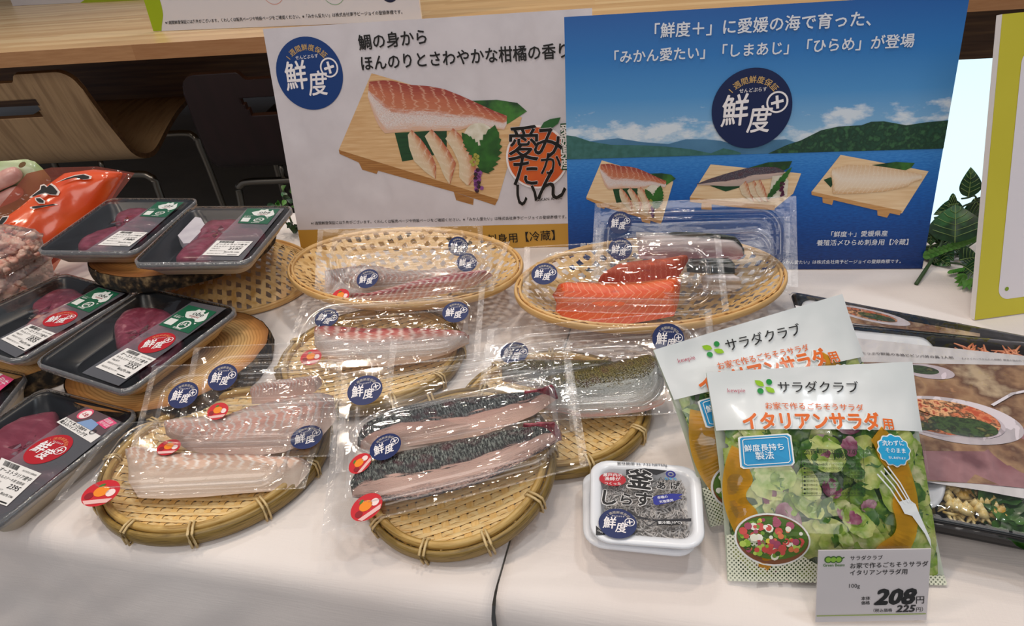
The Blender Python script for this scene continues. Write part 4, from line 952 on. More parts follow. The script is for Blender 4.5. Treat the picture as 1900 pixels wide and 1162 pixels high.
meat_tray('black tray whose corner shows at the left edge, pink label on it', PF(-.575, .525, .024, -20, 0, 0), [(-140, 745), (-30, 800), (52, 697), (-70, 672)], .021,
    [(Z3(0, 0, 1, [(-100, 720), (-60, 690), (0, 690), (10, 720), (-20, 760), (-60, 760)]), .014, m_beef)], None, None, None, None,
    lambda R, fr, q: qlabel(R, fr, [(-40, 700), (-5, 729), (26, 704), (-10, 688)], .0031, 'pink_label', ink('#e04a7b'), lambda mb, f, z: (mb.poly([f(0, 0), f(.45, 0), f(.45, 1), f(0, 1)], ink('#efe3e2'), z), mb.text('和牛', f(.5, .4), f(.9, .4), ink('#f2dfe6'), z, .012))), 8)
# ================================================================ vacuum packs of fish
f_top = film('pack_top_film', .05, .008, .05, bump=.25, bscale=26, edge=.06, fs=.6, stretch=(1, 2.2, 1))
f_tray = film('pack_clear_tray', .045, .0, .10, bump=.1, bscale=20, edge=.06, fs=.3)
f_ridge = film('pack_ridge', .08, .13, .06, bump=.1, bscale=30, edge=.15, fs=.7)
f_seal = film('pack_seal_band', .06, .10, .16, bump=.5, bscale=160, edge=.1, fs=.6)
def sdf_in(x, y, w_, h_, mx, my, r):       # distance inside a rounded rectangle, metres
    qx = abs(x-w_/2)-(w_/2-mx-r); qy = abs(y-h_/2)-(h_/2-my-r)
    return -(math.hypot(max(qx, 0), max(qy, 0))+min(max(qx, qy), 0)-r)
def pack(label, fr, px, contents, stickers, mx=.014, my=.010, rad=.026, dep=.011, seed=0, curl=(0, 0, 0, 0), amp=1.0, group='clear vacuum packs of fish fillets'):
    R = thing('fish_pack', label, 'fish pack', fr.M, group); q = gq(fr, px)
    w_ = (Vector(q[1])-Vector(q[0])).length; h_ = (Vector(q[3])-Vector(q[0])).length
    def base(u, v): return curl[0]*(1-u)*(1-v)+curl[1]*u*(1-v)+curl[2]*u*v+curl[3]*(1-u)*v+.0012*NZ(u*3+seed, v*3, seed)
    def top(u, v):
        x, y = bil(q, u, v); d = sdf_in(u*w_, v*h_, w_, h_, mx, my, rad)
        z = base(u, v)+.0008
        z += .0046*math.exp(-((d-.0035)/.0022)**2)+.0022*math.exp(-((d-.011)/.0018)**2)
        if d > 0: z += amp*sst(0, .02, d)*(.0022+.0022*NZ(u*5+seed, v*7, 1)+.0013*abs(NZ(u*14, v*20+seed, 2)))
        else: z += .0004*NZ(u*40, v*9+seed)
        return (x, y, z)
    def low(u, v):
        x, y = bil(q, u, v); d = sdf_in(u*w_, v*h_, w_, h_, mx, my, rad)
        return (x, y, base(u, v)-dep*sst(0, .011, d)+.0004)
    NU, NV = 96, 68
    mb = MB(); g = MB(); g.grid(top, NU, NV, f_top)
    fs = {0: [], 1: [], 2: []}; uv = {0: [], 1: []}
    for f in g.f:
        u = (f[0]//(NV+1)+.5)/NU; v = (f[0] % (NV+1)+.5)/NV
        d_ = sdf_in(u*w_, v*h_, w_, h_, mx, my, rad); fs[1 if (u < .035 or u > .965 or v < .015 or v > .985) else (2 if .0015 < d_ < .0052 else 0)].append(f)
    uvs = [(i//(NV+1)/NU, i % (NV+1)/NV) for i in range(len(g.v))]
    mb.add(g.v, fs[0], f_top, uvs); mb.v = mb.v  # film and its sealed border share one sheet
    k = mb.mi(f_seal)
    for f in fs[1]: mb.f.append(f); mb.m.append(k); mb.sm.append(True); mb.uv.append([uvs[i] for i in f])
    k = mb.mi(f_ridge)
    for f in fs[2]: mb.f.append(f); mb.m.append(k); mb.sm.append(True); mb.uv.append([uvs[i] for i in f])
    mb.obj('top_film', R)
    mb = MB(); mb.grid(low, 48, 36, f_tray); mb.obj('clear_tray', R)
    for c in contents:
        nm, t, b_, mat, H = c[:5]; mz = -dep+H*.7
        mb = MB(); bf = (lambda u, v, q_: .0011*NZ(u*9+seed, v*5)+.0005*NZ(u*30, v*14+seed))
        loft(mb, gq(fr, t, mz), gq(fr, b_, mz), mat, -dep+.0006, H, 44, 16, .42, .3, bf); mb.obj(nm, R)
    for s in stickers:
        if s[0] == 'b': sticker(R, fr, s[1], s[2], s[5] if len(s) > 5 else .0058, s[3], s[4], sx=s[6] if len(s) > 6 else 1, sy=s[7] if len(s) > 7 else 1, tilt=s[8] if len(s) > 8 else (0, 0), name='blue_round_sticker')
        else:                               # small red and orange sticker
            _, sx_, sy_, r_, an = s[:5]; c = fr.p(sx_, sy_, .0052); z = .0052; mb = MB()
            mb.disc(c, r_, ink('#c8202c'), z, 30, r_*.9, an)
            def o(x, y): return (c[0]+(x*math.cos(an)-y*math.sin(an))*r_, c[1]+(x*math.sin(an)+y*math.cos(an))*r_)
            mb.disc(o(.0, .1), r_*.42, ink('#f08a22'), z+.0002, 20, r_*.36, an); mb.disc(o(-.1, .52), r_*.18, ink('#3f7a30'), z+.0003, 12, r_*.09, an+.4)
            mb.disc(o(.55, -.05), r_*.26, ink('#f3dcd8'), z+.0002, 14); mb.disc(o(-.58, -.15), r_*.24, ink('#8d1622'), z+.0002, 14); mb.poly([o(-.6, -.72), (o(.6, -.72)), o(.8, -.45), o(-.8, -.45)], ink('#e8b8b4'), z+.0003)
            mb.obj('red_round_sticker', R)
    return R
fl_white = fillet_mat('flounder_flesh', [(.0, '#e8ceb8'), (.25, '#eed8c6'), (.5, '#e2bfa8'), (.72, '#d8ad98'), (.86, '#d4a08c'), (1, '#cc9484')], 19, 1.0, '#f4e8de', .95, .3, bump=.35, sharp=(.25, .6), bv=.42)
fl_pink = fillet_mat('pale_pink_flesh', [(.0, '#f0d4c4'), (.3, '#f0ccbc'), (.55, '#e6aa9a'), (.8, '#f0d6ca'), (1, '#e0a494')], 22, 1.2, '#f4e8e2', .9, .25, bump=.5, sharp=(.3, .6), bv=.3)
fl_snap = fillet_mat('snapper_flesh', [(.0, '#d9b090'), (.2, '#dfc4b4'), (.42, '#d9c4bc'), (.55, '#c98f80'), (.72, '#bb5a55'), (.9, '#a93a44'), (1, '#c0736c')], 15, .35, '#e6c8be', .95, .25, belly=(.12, .42, '#efe9e8'), bamt=.7, bump=.4, sharp=(.2, .62), bv=.34)
fl_red = fillet_mat('red_bream_flesh', [(.0, '#d49d86'), (.25, '#dca793'), (.45, '#b5565c'), (.65, '#c0666a'), (.85, '#ddc0b6'), (1, '#e4d2ca')], 21, 1.5, '#edd6cd', .8, .25, bump=.4, sharp=(.25, .6))
fl_salm = fillet_mat('salmon_flesh', [(.0, '#d9531f'), (.3, '#de6229'), (.6, '#d84c1c'), (.85, '#dc6836'), (1, '#e39468')], 19, 2.2, '#eda277', .6, .25, bump=.25, nscale=(2.2, 2.2, 1), sharp=(.44, .62))
fl_salm2 = fillet_mat('salmon_flesh_back', [(.0, '#a8391f'), (.5, '#c24d2b'), (1, '#cf6a48')], 20, .6, '#dc8a66', .4, .25, bump=.3)
fl_mack = fillet_mat('striped_jack', [(.0, '#ecc0ae'), (.2, '#eec6b6'), (.42, '#e0aa9c'), (.6, '#8e4b52'), (1, '#97414f')], 5, .3, '#d8bcb2', .25, .25, dark=(.38, .97, '#14171a', '#aab2b0', 1.0), bump=.45)
fl_mack2 = fillet_mat('striped_jack_front', [(.0, '#5c4a48'), (.06, '#e4b6a6'), (.2, '#eec8b8'), (.40, '#e6b8a8'), (.6, '#8e4b52'), (1, '#8c9a52')], 5, .3, '#d8bcb2', .25, .25, dark=(.34, .96, '#121518', '#b0b6ac', 1.0), belly=(-.2, .09, '#1b1e20'), bamt=1, bump=.45)
fl_gold = fillet_mat('silver_skin', [(.0, '#d8a494'), (.12, '#cfc6bc'), (.35, '#9fa39c'), (.55, '#948c62'), (.75, '#80702e'), (1, '#4f4716')], 3, .3, '#cfd0c8', .2, .2, dark=(.42, 1.3, '#2e2810', '#a8954a', .5), belly=(.1, .5, '#e6e8e8'), bamt=.6, bump=.7)
fl_yel = fillet_mat('yellowtail', [(.0, '#c9848c'), (.25, '#d3a4a6'), (.5, '#ddc9c6'), (.8, '#ccc4c4'), (1, '#b4b0b2')], 4, .4, '#e8d8d4', .3, .28, bump=.25)
fl_skin = M('dark_fish_skin', '#161d1c', .3, var=['#2c3733', '#46504a'], scale=80, coat=.4, bump=.3)
fl_tail = M('red_fish_tail', '#7d2433', .25, var=['#a14852', '#5b1522'], scale=120, coat=.4)
fl_whitep = M('white_fish_flesh', '#e0d8d6', .3, var=['#cfc4c4'], scale=60, coat=.3)
D5 = lambda pts: Z3(0, 660, 2.969, pts)
D8 = lambda pts: Z3(580, 620, 2.714, pts)
D6 = lambda pts: Z3(520, 400, 3.873, pts)
D7 = lambda pts: Z3(940, 360, 3.393, pts)
# rear to front so that nearer packs lie on farther ones
pack('clear pack with pale bream standing rearmost in the left open-weave basket', PF(-.1215, .7300, .083, 2.6, 52, 2), [(583, 545), (902, 540), (895, 418), (590, 425)],
     [('bream_fillet', [(600, 500), (650, 492), (710, 492)], [(602, 540), (650, 548), (710, 540)], fl_pink, .010)], [('b', 850, 457, .0115, -.06)], seed=1, amp=.7)
pack('clear pack of pale pink bream between two others in the left open-weave basket', PF(-.1175, .7200, .075, 2.6, 45, 0), [(598, 552), (915, 540), (912, 448), (618, 440)],
     [('bream_fillet', [(640, 505), (665, 488), (700, 490), (745, 500), (800, 498), (860, 492)], [(640, 545), (680, 548), (740, 540), (800, 530), (860, 515)], fl_pink, .011)], [('b', 866, 487, .0115, -.1)], seed=2, amp=1.2)
pack('clear pack of dark pink bream lying frontmost in the left open-weave basket', PF(-.1006, .6800, .0680, -8, 30, -3), [(603, 560), (915, 541), (948, 455), (662, 476)],
     [('bream_fillet', D6([(470, 545), (620, 560), (740, 530), (850, 490), (1000, 445), (1250, 400), (1500, 385)]), D6([(520, 600), (650, 603), (800, 595), (1000, 565), (1250, 520), (1400, 470), (1520, 405)]), fl_red, .012)],
     [('b', 682, 517, .0125, .1), ('r', 632, 549, .010, .1)], seed=3, amp=1.5, curl=(0, 0, .006, 0))
pack('clear pack of yellowtail standing rearmost in the salmon basket against the blue poster', PF(.2054, .6950, .0780, -12, 56, -2), [(1096, 520), (1481, 533), (1477, 364), (1104, 378)],
     [('fish_piece', D7([(1180, 290), (1300, 262), (1420, 262), (1500, 340)]), D7([(1190, 330), (1300, 345), (1420, 360), (1500, 380)]), fl_skin, .008)], [('b', 1150, 413, .0130, 0)], seed=4, amp=.8)
pack('clear pack of dark-skinned yellowtail just behind the salmon pack', PF(.1989, .6750, .0720, -11, 48, 0), [(1100, 545), (1462, 548), (1466, 402), (1106, 424)],
     [('yellowtail_piece', D7([(815, 225), (1000, 235), (1200, 245), (1300, 252), (1420, 262), (1490, 330)]), D7([(835, 395), (1000, 405), (1200, 395), (1350, 400), (1470, 400), (1500, 375)]), fl_yel, .012),
      ('skin_side', D7([(1010, 240), (1200, 240), (1340, 246), (1440, 262), (1495, 335)]), D7([(1010, 262), (1200, 280), (1340, 308), (1440, 318), (1490, 345)]), fl_skin, .0145),
      ('dark_piece', D7([(1130, 400), (1280, 395), (1400, 392), (1445, 440)]), D7([(1140, 480), (1280, 490), (1400, 492), (1445, 490)]), fl_skin, .012),
      ('white_piece', D7([(1235, 505), (1330, 495), (1430, 495), (1485, 530)]), D7([(1240, 590), (1330, 600), (1420, 600), (1480, 580)]), fl_whitep, .014)],
     [('b', 1151, 462, .0130, 0)], seed=5)
pack('clear pack of two bright orange salmon blocks in the right open-weave basket', PF(.1213, .6400, .0600, -8.9, 29, -.6), [(968, 577), (1354, 588), (1336, 437), (973, 459)],
     [('salmon_block', D7([(575, 522), (640, 470), (700, 430), (800, 410), (900, 400), (1050, 390), (1150, 383)]), D7([(580, 534), (700, 536), (800, 534), (900, 530), (1000, 520), (1085, 500), (1148, 390)]), fl_salm2, .013),
      ('salmon_block', D7([(330, 545), (450, 535), (600, 535), (750, 535), (850, 530), (980, 515), (1105, 497)]), D7([(283, 600), (310, 650), (300, 730), (430, 770), (560, 800), (700, 795), (900, 765), (1060, 735), (1090, 640)]), fl_salm, .016)],
     [('b', 1010, 508, .0140, -.05)], seed=6, amp=1.1)
pack('clear pack of snapper with red stripes on the basket behind the mackerel pack', PF(-.1326, .6000, .0440, -2.0, 22, -.5), [(515, 690), (890, 668), (900, 533), (562, 560)],
     [('snapper_fillet', D6([(230, 765), (330, 768), (450, 778), (600, 788), (750, 788), (900, 785), (1050, 792), (1200, 805), (1350, 822)]), D6([(225, 880), (240, 940), (300, 990), (450, 1030), (600, 1045), (750, 1045), (900, 1025), (1050, 1000), (1200, 955), (1350, 880)]), fl_snap, .014)],
     [('b', 845, 579, .0135, -.03), ('b', 606, 590, .0125, -.3, .001), ('r', 577, 663, .0105, .15)], seed=7)
pack('clear pack of silver-skinned fish rearmost on the right round basket', PF(.058, .510, .056, -4, 28, 0), [(893, 745), (1330, 720), (1320, 573), (905, 612)],
     [('silver_fillet', [(930, 672), (980, 662), (1058, 664), (1140, 667)], [(930, 700), (1000, 715), (1100, 700), (1150, 680)], fl_gold, .012)], [('b', 1240, 629, .0140, -.15, .0058, 1, 1, (20, 0))], seed=8, amp=.9)
pack('clear pack of a wide silver-skinned fillet in front on the right round basket', PF(.0560, .4820, .0400, -6, 16, -3), [(880, 790), (1262, 768), (1250, 625), (900, 640)],
     [('silver_fillet', [(1000, 695), (1065, 676), (1117, 667), (1164, 657), (1216, 651)], [(1005, 745), (1079, 760), (1140, 756), (1200, 748), (1232, 735), (1243, 705), (1236, 680)], fl_gold, .017)],
     [('b', 954, 655, .0130, -.12)], seed=9)
pack('clear pack of pale fillet rearmost on the front left basket, dimmed sticker', PF(-.2083, .4900, .0580, -3.1, 28, 0), [(330, 790), (722, 770), (738, 626), (361, 646)],
     [('pale_fillet', [(460, 715), (474, 709), (504, 703), (547, 698), (577, 695), (592, 697)], [(462, 745), (500, 742), (547, 732), (580, 722), (594, 708)], fl_pink, .010)], [('b', 413, 700, .0130, -.03)], seed=10, amp=.8)
pack('clear pack of pink-white fillet in the middle on the front left basket', PF(-.2291, .4700, .0470, -3, 24, 0), [(236, 858), (622, 848), (637, 667), (284, 680)],
     [('pale_fillet', [(296, 776), (340, 770), (417, 765), (460, 748), (504, 738), (547, 728), (590, 722), (614, 726)], [(300, 800), (340, 828), (420, 845), (520, 832), (590, 805), (620, 770)], fl_pink, .012)],
     [('b', 340, 733, .0130, -.02), ('r', 404, 763, .0090, .1, )], seed=11)
pack('clear pack of white flounder frontmost on the front left basket', PF(-.2690, .4451, .0300, -.8, 8, .8), [(100, 930), (566, 908), (612, 756), (210, 787)],
     [('flounder_fillet', D5([(665, 495), (760, 482), (900, 508), (1100, 516), (1300, 520), (1500, 538), (1690, 548)]), D5([(690, 560), (680, 650), (740, 745), (900, 748), (1100, 738), (1300, 720), (1500, 705), (1620, 685), (1690, 600)]), fl_white, .014)],
     [('b', 569, 811, .0130, .25), ('r', 187, 915, .0140, .05), ('r', 313, 830, .0095, 0, )], seed=12, my=.003, mx=.018, rad=.022)
fr9 = PF(-.0421, .4350, .0560, 4.0, 20, -3)
pack('clear pack with blue sticker at its upper left, behind the mackerel pack', fr9, [(622, 880), (1072, 800), (1056, 629), (634, 694)],
     [('fish_fillet', [(700, 775), (800, 762), (950, 725)], [(710, 840), (820, 830), (960, 790)], fl_pink, .005)], [('b', 677, 724, .0145, -.02)], seed=13, amp=.6, mx=.012)
fr8 = PF(-.0528, .4013, .0520, 2.5, 10.3, -10.5)
pack('clear pack of two dark-skinned striped jack fillets at front centre', fr8, [(597, 992), (1093, 866), (1062, 675), (622, 770)],
     [('striped_jack_fillet', D8([(205, 530), (255, 440), (400, 355), (600, 320), (800, 300), (950, 290), (1100, 287), (1222, 262)]), D8([(230, 548), (330, 552), (450, 535), (600, 512), (800, 490), (950, 435), (1100, 375), (1222, 290)]), fl_mack, .013),
      ('striped_jack_fillet', D8([(170, 755), (240, 650), (400, 580), (600, 535), (800, 498), (1000, 462), (1150, 448), (1238, 452)]), D8([(175, 785), (300, 805), (500, 795), (700, 748), (850, 705), (1000, 628), (1150, 545), (1235, 492)]), fl_mack2, .015),
      ('fish_tail', D8([(1060, 300), (1150, 285), (1222, 262)]), D8([(1060, 335), (1150, 315), (1225, 285)]), fl_tail, .0145),
      ('fish_tail', D8([(1050, 462), (1150, 448), (1240, 450)]), D8([(1060, 505), (1150, 505), (1240, 490)]), fl_tail, .0165)],
     [('b', 715, 829, .0125, .2, .0075), ('r', 680, 941, .0120, .5), ('r', 668, 860, .0095, .9)], seed=14, mx=.014)
# ================================================================ tubs, salad bags, price card
def inv_bil(q, p):
    u = v = .5
    for _ in range(6):
        c = bil(q, u, v); ex, ey = p[0]-c[0], p[1]-c[1]; a = bil(q, u+1e-4, v); b = bil(q, u, v+1e-4)
        a = ((a[0]-c[0])*1e4, (a[1]-c[1])*1e4); b = ((b[0]-c[0])*1e4, (b[1]-c[1])*1e4); D = a[0]*b[1]-a[1]*b[0]
        u += (ex*b[1]-ey*b[0])/D; v += (a[0]*ey-a[1]*ex)/D
    return u, v
def warp(mb, zf, k0=0):           # lay flat artwork onto a bulging surface
    mb.v = mb.v[:k0]+[(x, y, z+zf(x, y)) for x, y, z in mb.v[k0:]]
m_tub = M('tub_white', '#e9ebf0', .25, spec=.5, sss=0); m_shir = M('whitebait', '#b5b0ad', .5, spec=.2, var=['#d6d2cf', '#918c8a'], scale=200)
def blob_strands(mb, pts, mat, L, r, n=5):
    for (x, y, z) in pts:
        a = random.uniform(0, 6.28); b = random.uniform(-.3, .3); d = Vector((math.cos(a), math.sin(a), b))*L; c = Vector((x, y, z)); s = Vector((-d.y, d.x, 0))*random.uniform(-.25, .25)
        mb.tube([c-d*.5, c+s, c+d*.5], [r*.5, r, r*.35], mat, n)
def tub(label, fr, q, art=True):
    R = thing('whitebait_tub', label, 'tub', fr.M, 'white tubs of boiled whitebait')
    mb = MB()
    rings(mb, [hgt(rquad(q, .16, .16), -.0125), hgt(rquad(q, .13, .17), -.0123), hgt(rquad(q, .05, .18), -.003), hgt(rquad(q, .0, .19), -.0018), hgt(rquad(q, -.004, .195), -.0003), hgt(rquad(q, .006, .19), .0009), hgt(rquad(q, .035, .17), .0010), hgt(rquad(q, .09, .13), .0006), hgt(rquad(q, .10, .13), -.001), hgt(rquad(q, .15, .12), -.011)], m_tub)
    mb.poly(rquad(q, .15, .12), m_tub, -.011); mb.poly(rquad(q, .16, .16), m_tub, -.0125); mb.obj('plastic_tub', R)
    if art:
        mb = MB(); mb.grid(lambda u, v: bil(q, lerp(.12, .88, u), lerp(.12, .88, v))+(-.0065+.0012*NZ(u*14, v*14),), 20, 20, m_shir); blob_strands(mb, [bil(q, random.uniform(.15, .85), random.uniform(.13, .87))+(random.uniform(-.007, -.0035),) for _ in range(900)], m_shir, .008, .0007, 4)
        tag(mb.obj('whitebait', R), kind='stuff')
    return R
QT = [(1095, 1004), (1309, 1020), (1299, 868), (1096, 853)]
ft = PF(.0834, .3409, .0285, -12.1, 2, 1); qt = gq(ft, QT)
fl = PF(.0834, .3409, .0135, -9, 1, 1); ql = gq(fl, [(1083, 1012), (1292, 1034), (1292, 893), (1081, 872)])
tub('lower of two stacked whitebait tubs, peeking out at the left under the front one', fl, ql, False)
R = tub('whitebait tub on top of another, black brush lettering and blue round sticker', ft, qt)
gt = lambda a, b: ft.p(1040+a/4.841, 820+b/4.841, .0014)
mb = MB(); z = .0014
pot = [(360, 240), (520, 236), (760, 240), (950, 258), (1080, 300), (1090, 330), (980, 310), (850, 290), (700, 330), (600, 360), (560, 420), (540, 500), (560, 580), (640, 640), (760, 680), (900, 695), (1175, 690), (1175, 722), (850, 722), (680, 680), (560, 610), (500, 520), (480, 440), (540, 330), (440, 250)]
mb.poly([gt(*p) for p in [(590, 250), (760, 238), (950, 258), (1110, 320), (960, 262), (860, 300), (730, 262), (640, 290), (590, 300)]], ink('#23252b'), z)
mb.poly([gt(*p) for p in [(600, 600), (680, 660), (820, 700), (1175, 688), (1175, 716), (860, 716), (700, 690), (600, 630)]], ink('#2b2c33'), z)
mb.poly([gt(*p) for p in [(860, 712), (1060, 702), (1090, 735), (1060, 750), (865, 752)]], ink('#1c1d22'), z+.0001)
tx = lambda s, a, b, col, zz=0, bold=0, hs=1: mb.text(s, gt(*a), gt(*b), ink(col), z+.0004+zz, bold, hs)
tx('要冷蔵(10℃)', (878, 742), (1090, 738), '#e8e8ea', 0, .02)
c = gt(468, 338); r_ = (Vector(gt(588, 338))-Vector(c)).length; mb.disc(c, r_, ink('#b3202e'), z+.0002, 40, r_*.68)
tx('瀬戸内の', (380, 312), (555, 316), '#f0e6e6', 0, .02); tx('漁師が', (395, 348), (540, 352), '#f0e6e6', 0, .02); tx('つくった', (395, 388), (545, 392), '#f0e6e6', 0, .02)
for ch, cx_, cy_, s_ in (('釜', 712, 345, .0180), ('し', 440, 510, .0140), ('ら', 592, 525, .0110), ('す', 745, 525, .0130), ('あ', 905, 400, .0072), ('げ', 1030, 405, .0072)):
    p = gt(cx_, cy_)
    mb.textc(ch, p, s_, ink('#eceaea'), z+.0005, .085, -.06, 1.1); mb.textc(ch, p, s_, ink('#17171a'), z+.0008, .035, -.06, 1.1)
mb.poly([gt(*p) for p in [(830, 500), (860, 488), (1000, 470), (1100, 475), (1060, 500), (1090, 510), (1040, 530), (960, 555), (860, 575), (835, 560)]], ink('#27308f'), z+.0005)
tx('赤穂の', (872, 520), (965, 508), '#e8e8f4', .0004, .02); tx('天塩使用', (890, 558), (1015, 540), '#e8e8f4', .0004, .02)
tx('カネモ', (935, 345), (1045, 348), '#2e9ad0', 0, .03); mb.ring(gt(990, 295), .0022, .0036, ink('#2a2f80'), z+.0004, 20); mb.disc(gt(990, 295), .0012, ink('#2a2f80'), z+.0004, 12)
tx('賞味期限 25. 7.22 NET50g', (508, 207), (958, 224), '#33343a', 0, .004)
mb.poly([gt(*p) for p in [(318, 752), (405, 835), (318, 840)]], ink('#23242a'), z); tx('OPEN', (330, 805), (378, 830), '#e8e8ea', .0002, .01)
mb.ring(gt(795, 715), .0042, .0050, ink('#2d2d33'), z+.0003, 4); tx('プラ', (775, 728), (815, 728), '#2d2d33', 0, .02)
mb.obj('printed_lid', R)
sticker(R, ft, 1040+513/4.841, 820+732/4.841, .0028, .0128, -.02, '#10245a', 'blue_round_sticker')
f_lid = film('lid_film', .04, .01, .10, fs=.35, bump=.1, bscale=40, edge=.15)
mb = MB(); L = [rquad(qt, i_, max(.02, .13-i_*.2)) for i_ in (.085, .15, .25, .35, .45)]; rings(mb, [[(a, b, .0011+.0003*NZ(a*60, b*60)*(k > 0)) for a, b in l] for k, l in enumerate(L)], f_lid)
c = bil(qt, .5, .5); n = len(L[0]); mb.add([(a, b, .0011+.0003*NZ(a*60, b*60)) for a, b in L[-1]]+[c+(.0011,)], [(k, (k+1) % n, n) for k in range(n)], f_lid); mb.obj('lid_film', R)

# ---------------------------------------------------------------- salad bags
f_bag = film('bag_film', .05, .0, .06, bump=.35, bscale=20, edge=.03, fs=.5)
def halftone():
    if 'halftone' in MATS: return MATS['halftone']
    m, nt, b = newmat('halftone'); tc = node(nt, 'ShaderNodeTexCoord')
    mp = node(nt, 'ShaderNodeMapping', {'Vector': tc.outputs['Object'], 'Rotation': (0, 0, .78), 'Scale': (520, 520, 0)})
    fr_ = node(nt, 'ShaderNodeVectorMath', {0: mp.outputs[0]}, operation='FRACTION'); sb = node(nt, 'ShaderNodeVectorMath', {0: fr_.outputs[0], 1: (.5, .5, 0)}, operation='SUBTRACT'); ln = node(nt, 'ShaderNodeVectorMath', {0: sb.outputs[0]}, operation='LENGTH')
    lt = node(nt, 'ShaderNodeMath', {0: ln.outputs['Value'], 1: .30}, operation='GREATER_THAN')
    b.inputs['Base Color'].default_value = lin('#d9dcc6'); nt.links.new(lt.outputs[0], b.inputs['Alpha']); MATS['halftone'] = m; return m
m_hdr = M('bag_header_print', '#d3d8d8', .3, var=['#dde0e0'], scale=20, coat=.3)
m_amber = film('amber_print', .03, .5, .2, tint=(1, .62, .12, 1), bump=.1, edge=0, hcol=(1, .5, .03, 1))
m_let = M('lettuce_pale', '#a8b83e', .4, var=['#c9cf7c', '#86a82c', '#dedba6'], scale=55, detail=5, coat=.2, lo=.3, hi=.7)
m_letg = M('lettuce_green', '#4f7f1c', .4, var=['#2f6414', '#8aac34'], scale=60, coat=.2); m_letd = M('leaf_dark_green', '#2f5a1c', .4, var=['#234a18', '#4a7a2b'], scale=60, coat=.2)
m_rad = M('red_radicchio', '#6d2a48', .4, var=['#8b3a5c', '#c9a5ae'], scale=60); m_car = M('orange_pepper', '#dd8a1c', .35, var=['#e69a2a', '#c87414'], scale=40)
def leaf_scraps(mb, q, zf, n, mat, s0, s1, rnd, v0=.03, v1=.72, k0=.25, k1=.8, clamp=True):
    for _ in range(n):
        u, v = rnd.uniform(.05, .95), rnd.uniform(v0, v1); c = bil(q, u, v); z = zf(*c)*rnd.uniform(k0, k1); s = rnd.uniform(s0, s1); a = rnd.uniform(0, 6.28); asp = rnd.uniform(.5, .9); tl = rnd.uniform(-.5, .5); t2 = rnd.uniform(-.5, .5); sd = rnd.uniform(0, 99)
        def fn(i, j):
            x, y = (i-.5)*2, (j-.5)*2; rr_ = 1-.25*abs(NZ(math.atan2(y, x)*1.5+sd, 0)) ; m = max(abs(x), abs(y)) or 1; L = math.hypot(x, y) or 1; k = m/L*rr_; x, y = x*k, y*k*asp
            return (c[0]+s*(x*math.cos(a)-y*math.sin(a)), c[1]+s*(x*math.sin(a)+y*math.cos(a)), z+s*(.35*x*x+tl*x*.5+t2*y*.5+.28*NZ(x*2+sd, y*2)+.12*NZ(x*6, y*6+sd)))
        k0_ = len(mb.v); mb.grid(fn, 8, 7, mat)
        if clamp:
            for i in range(k0_, len(mb.v)):
                x, y, z_ = mb.v[i]; uu, vv = inv_bil(q, (x, y)); u2, v2 = min(.965, max(.035, uu)), min(.97, max(.02, vv))
                if (u2, v2) != (uu, vv): x, y = bil(q, u2, v2)
                mb.v[i] = (x, y, max(-.004, min(z_, zf(x, y)-.0007)))
FB1 = PF(.2003, .3373, .0511, -5.6, 44.3, -.2); QB1 = gq(FB1, [(1350, 1078), (1757, 1086), (1692, 672), (1310, 692)])
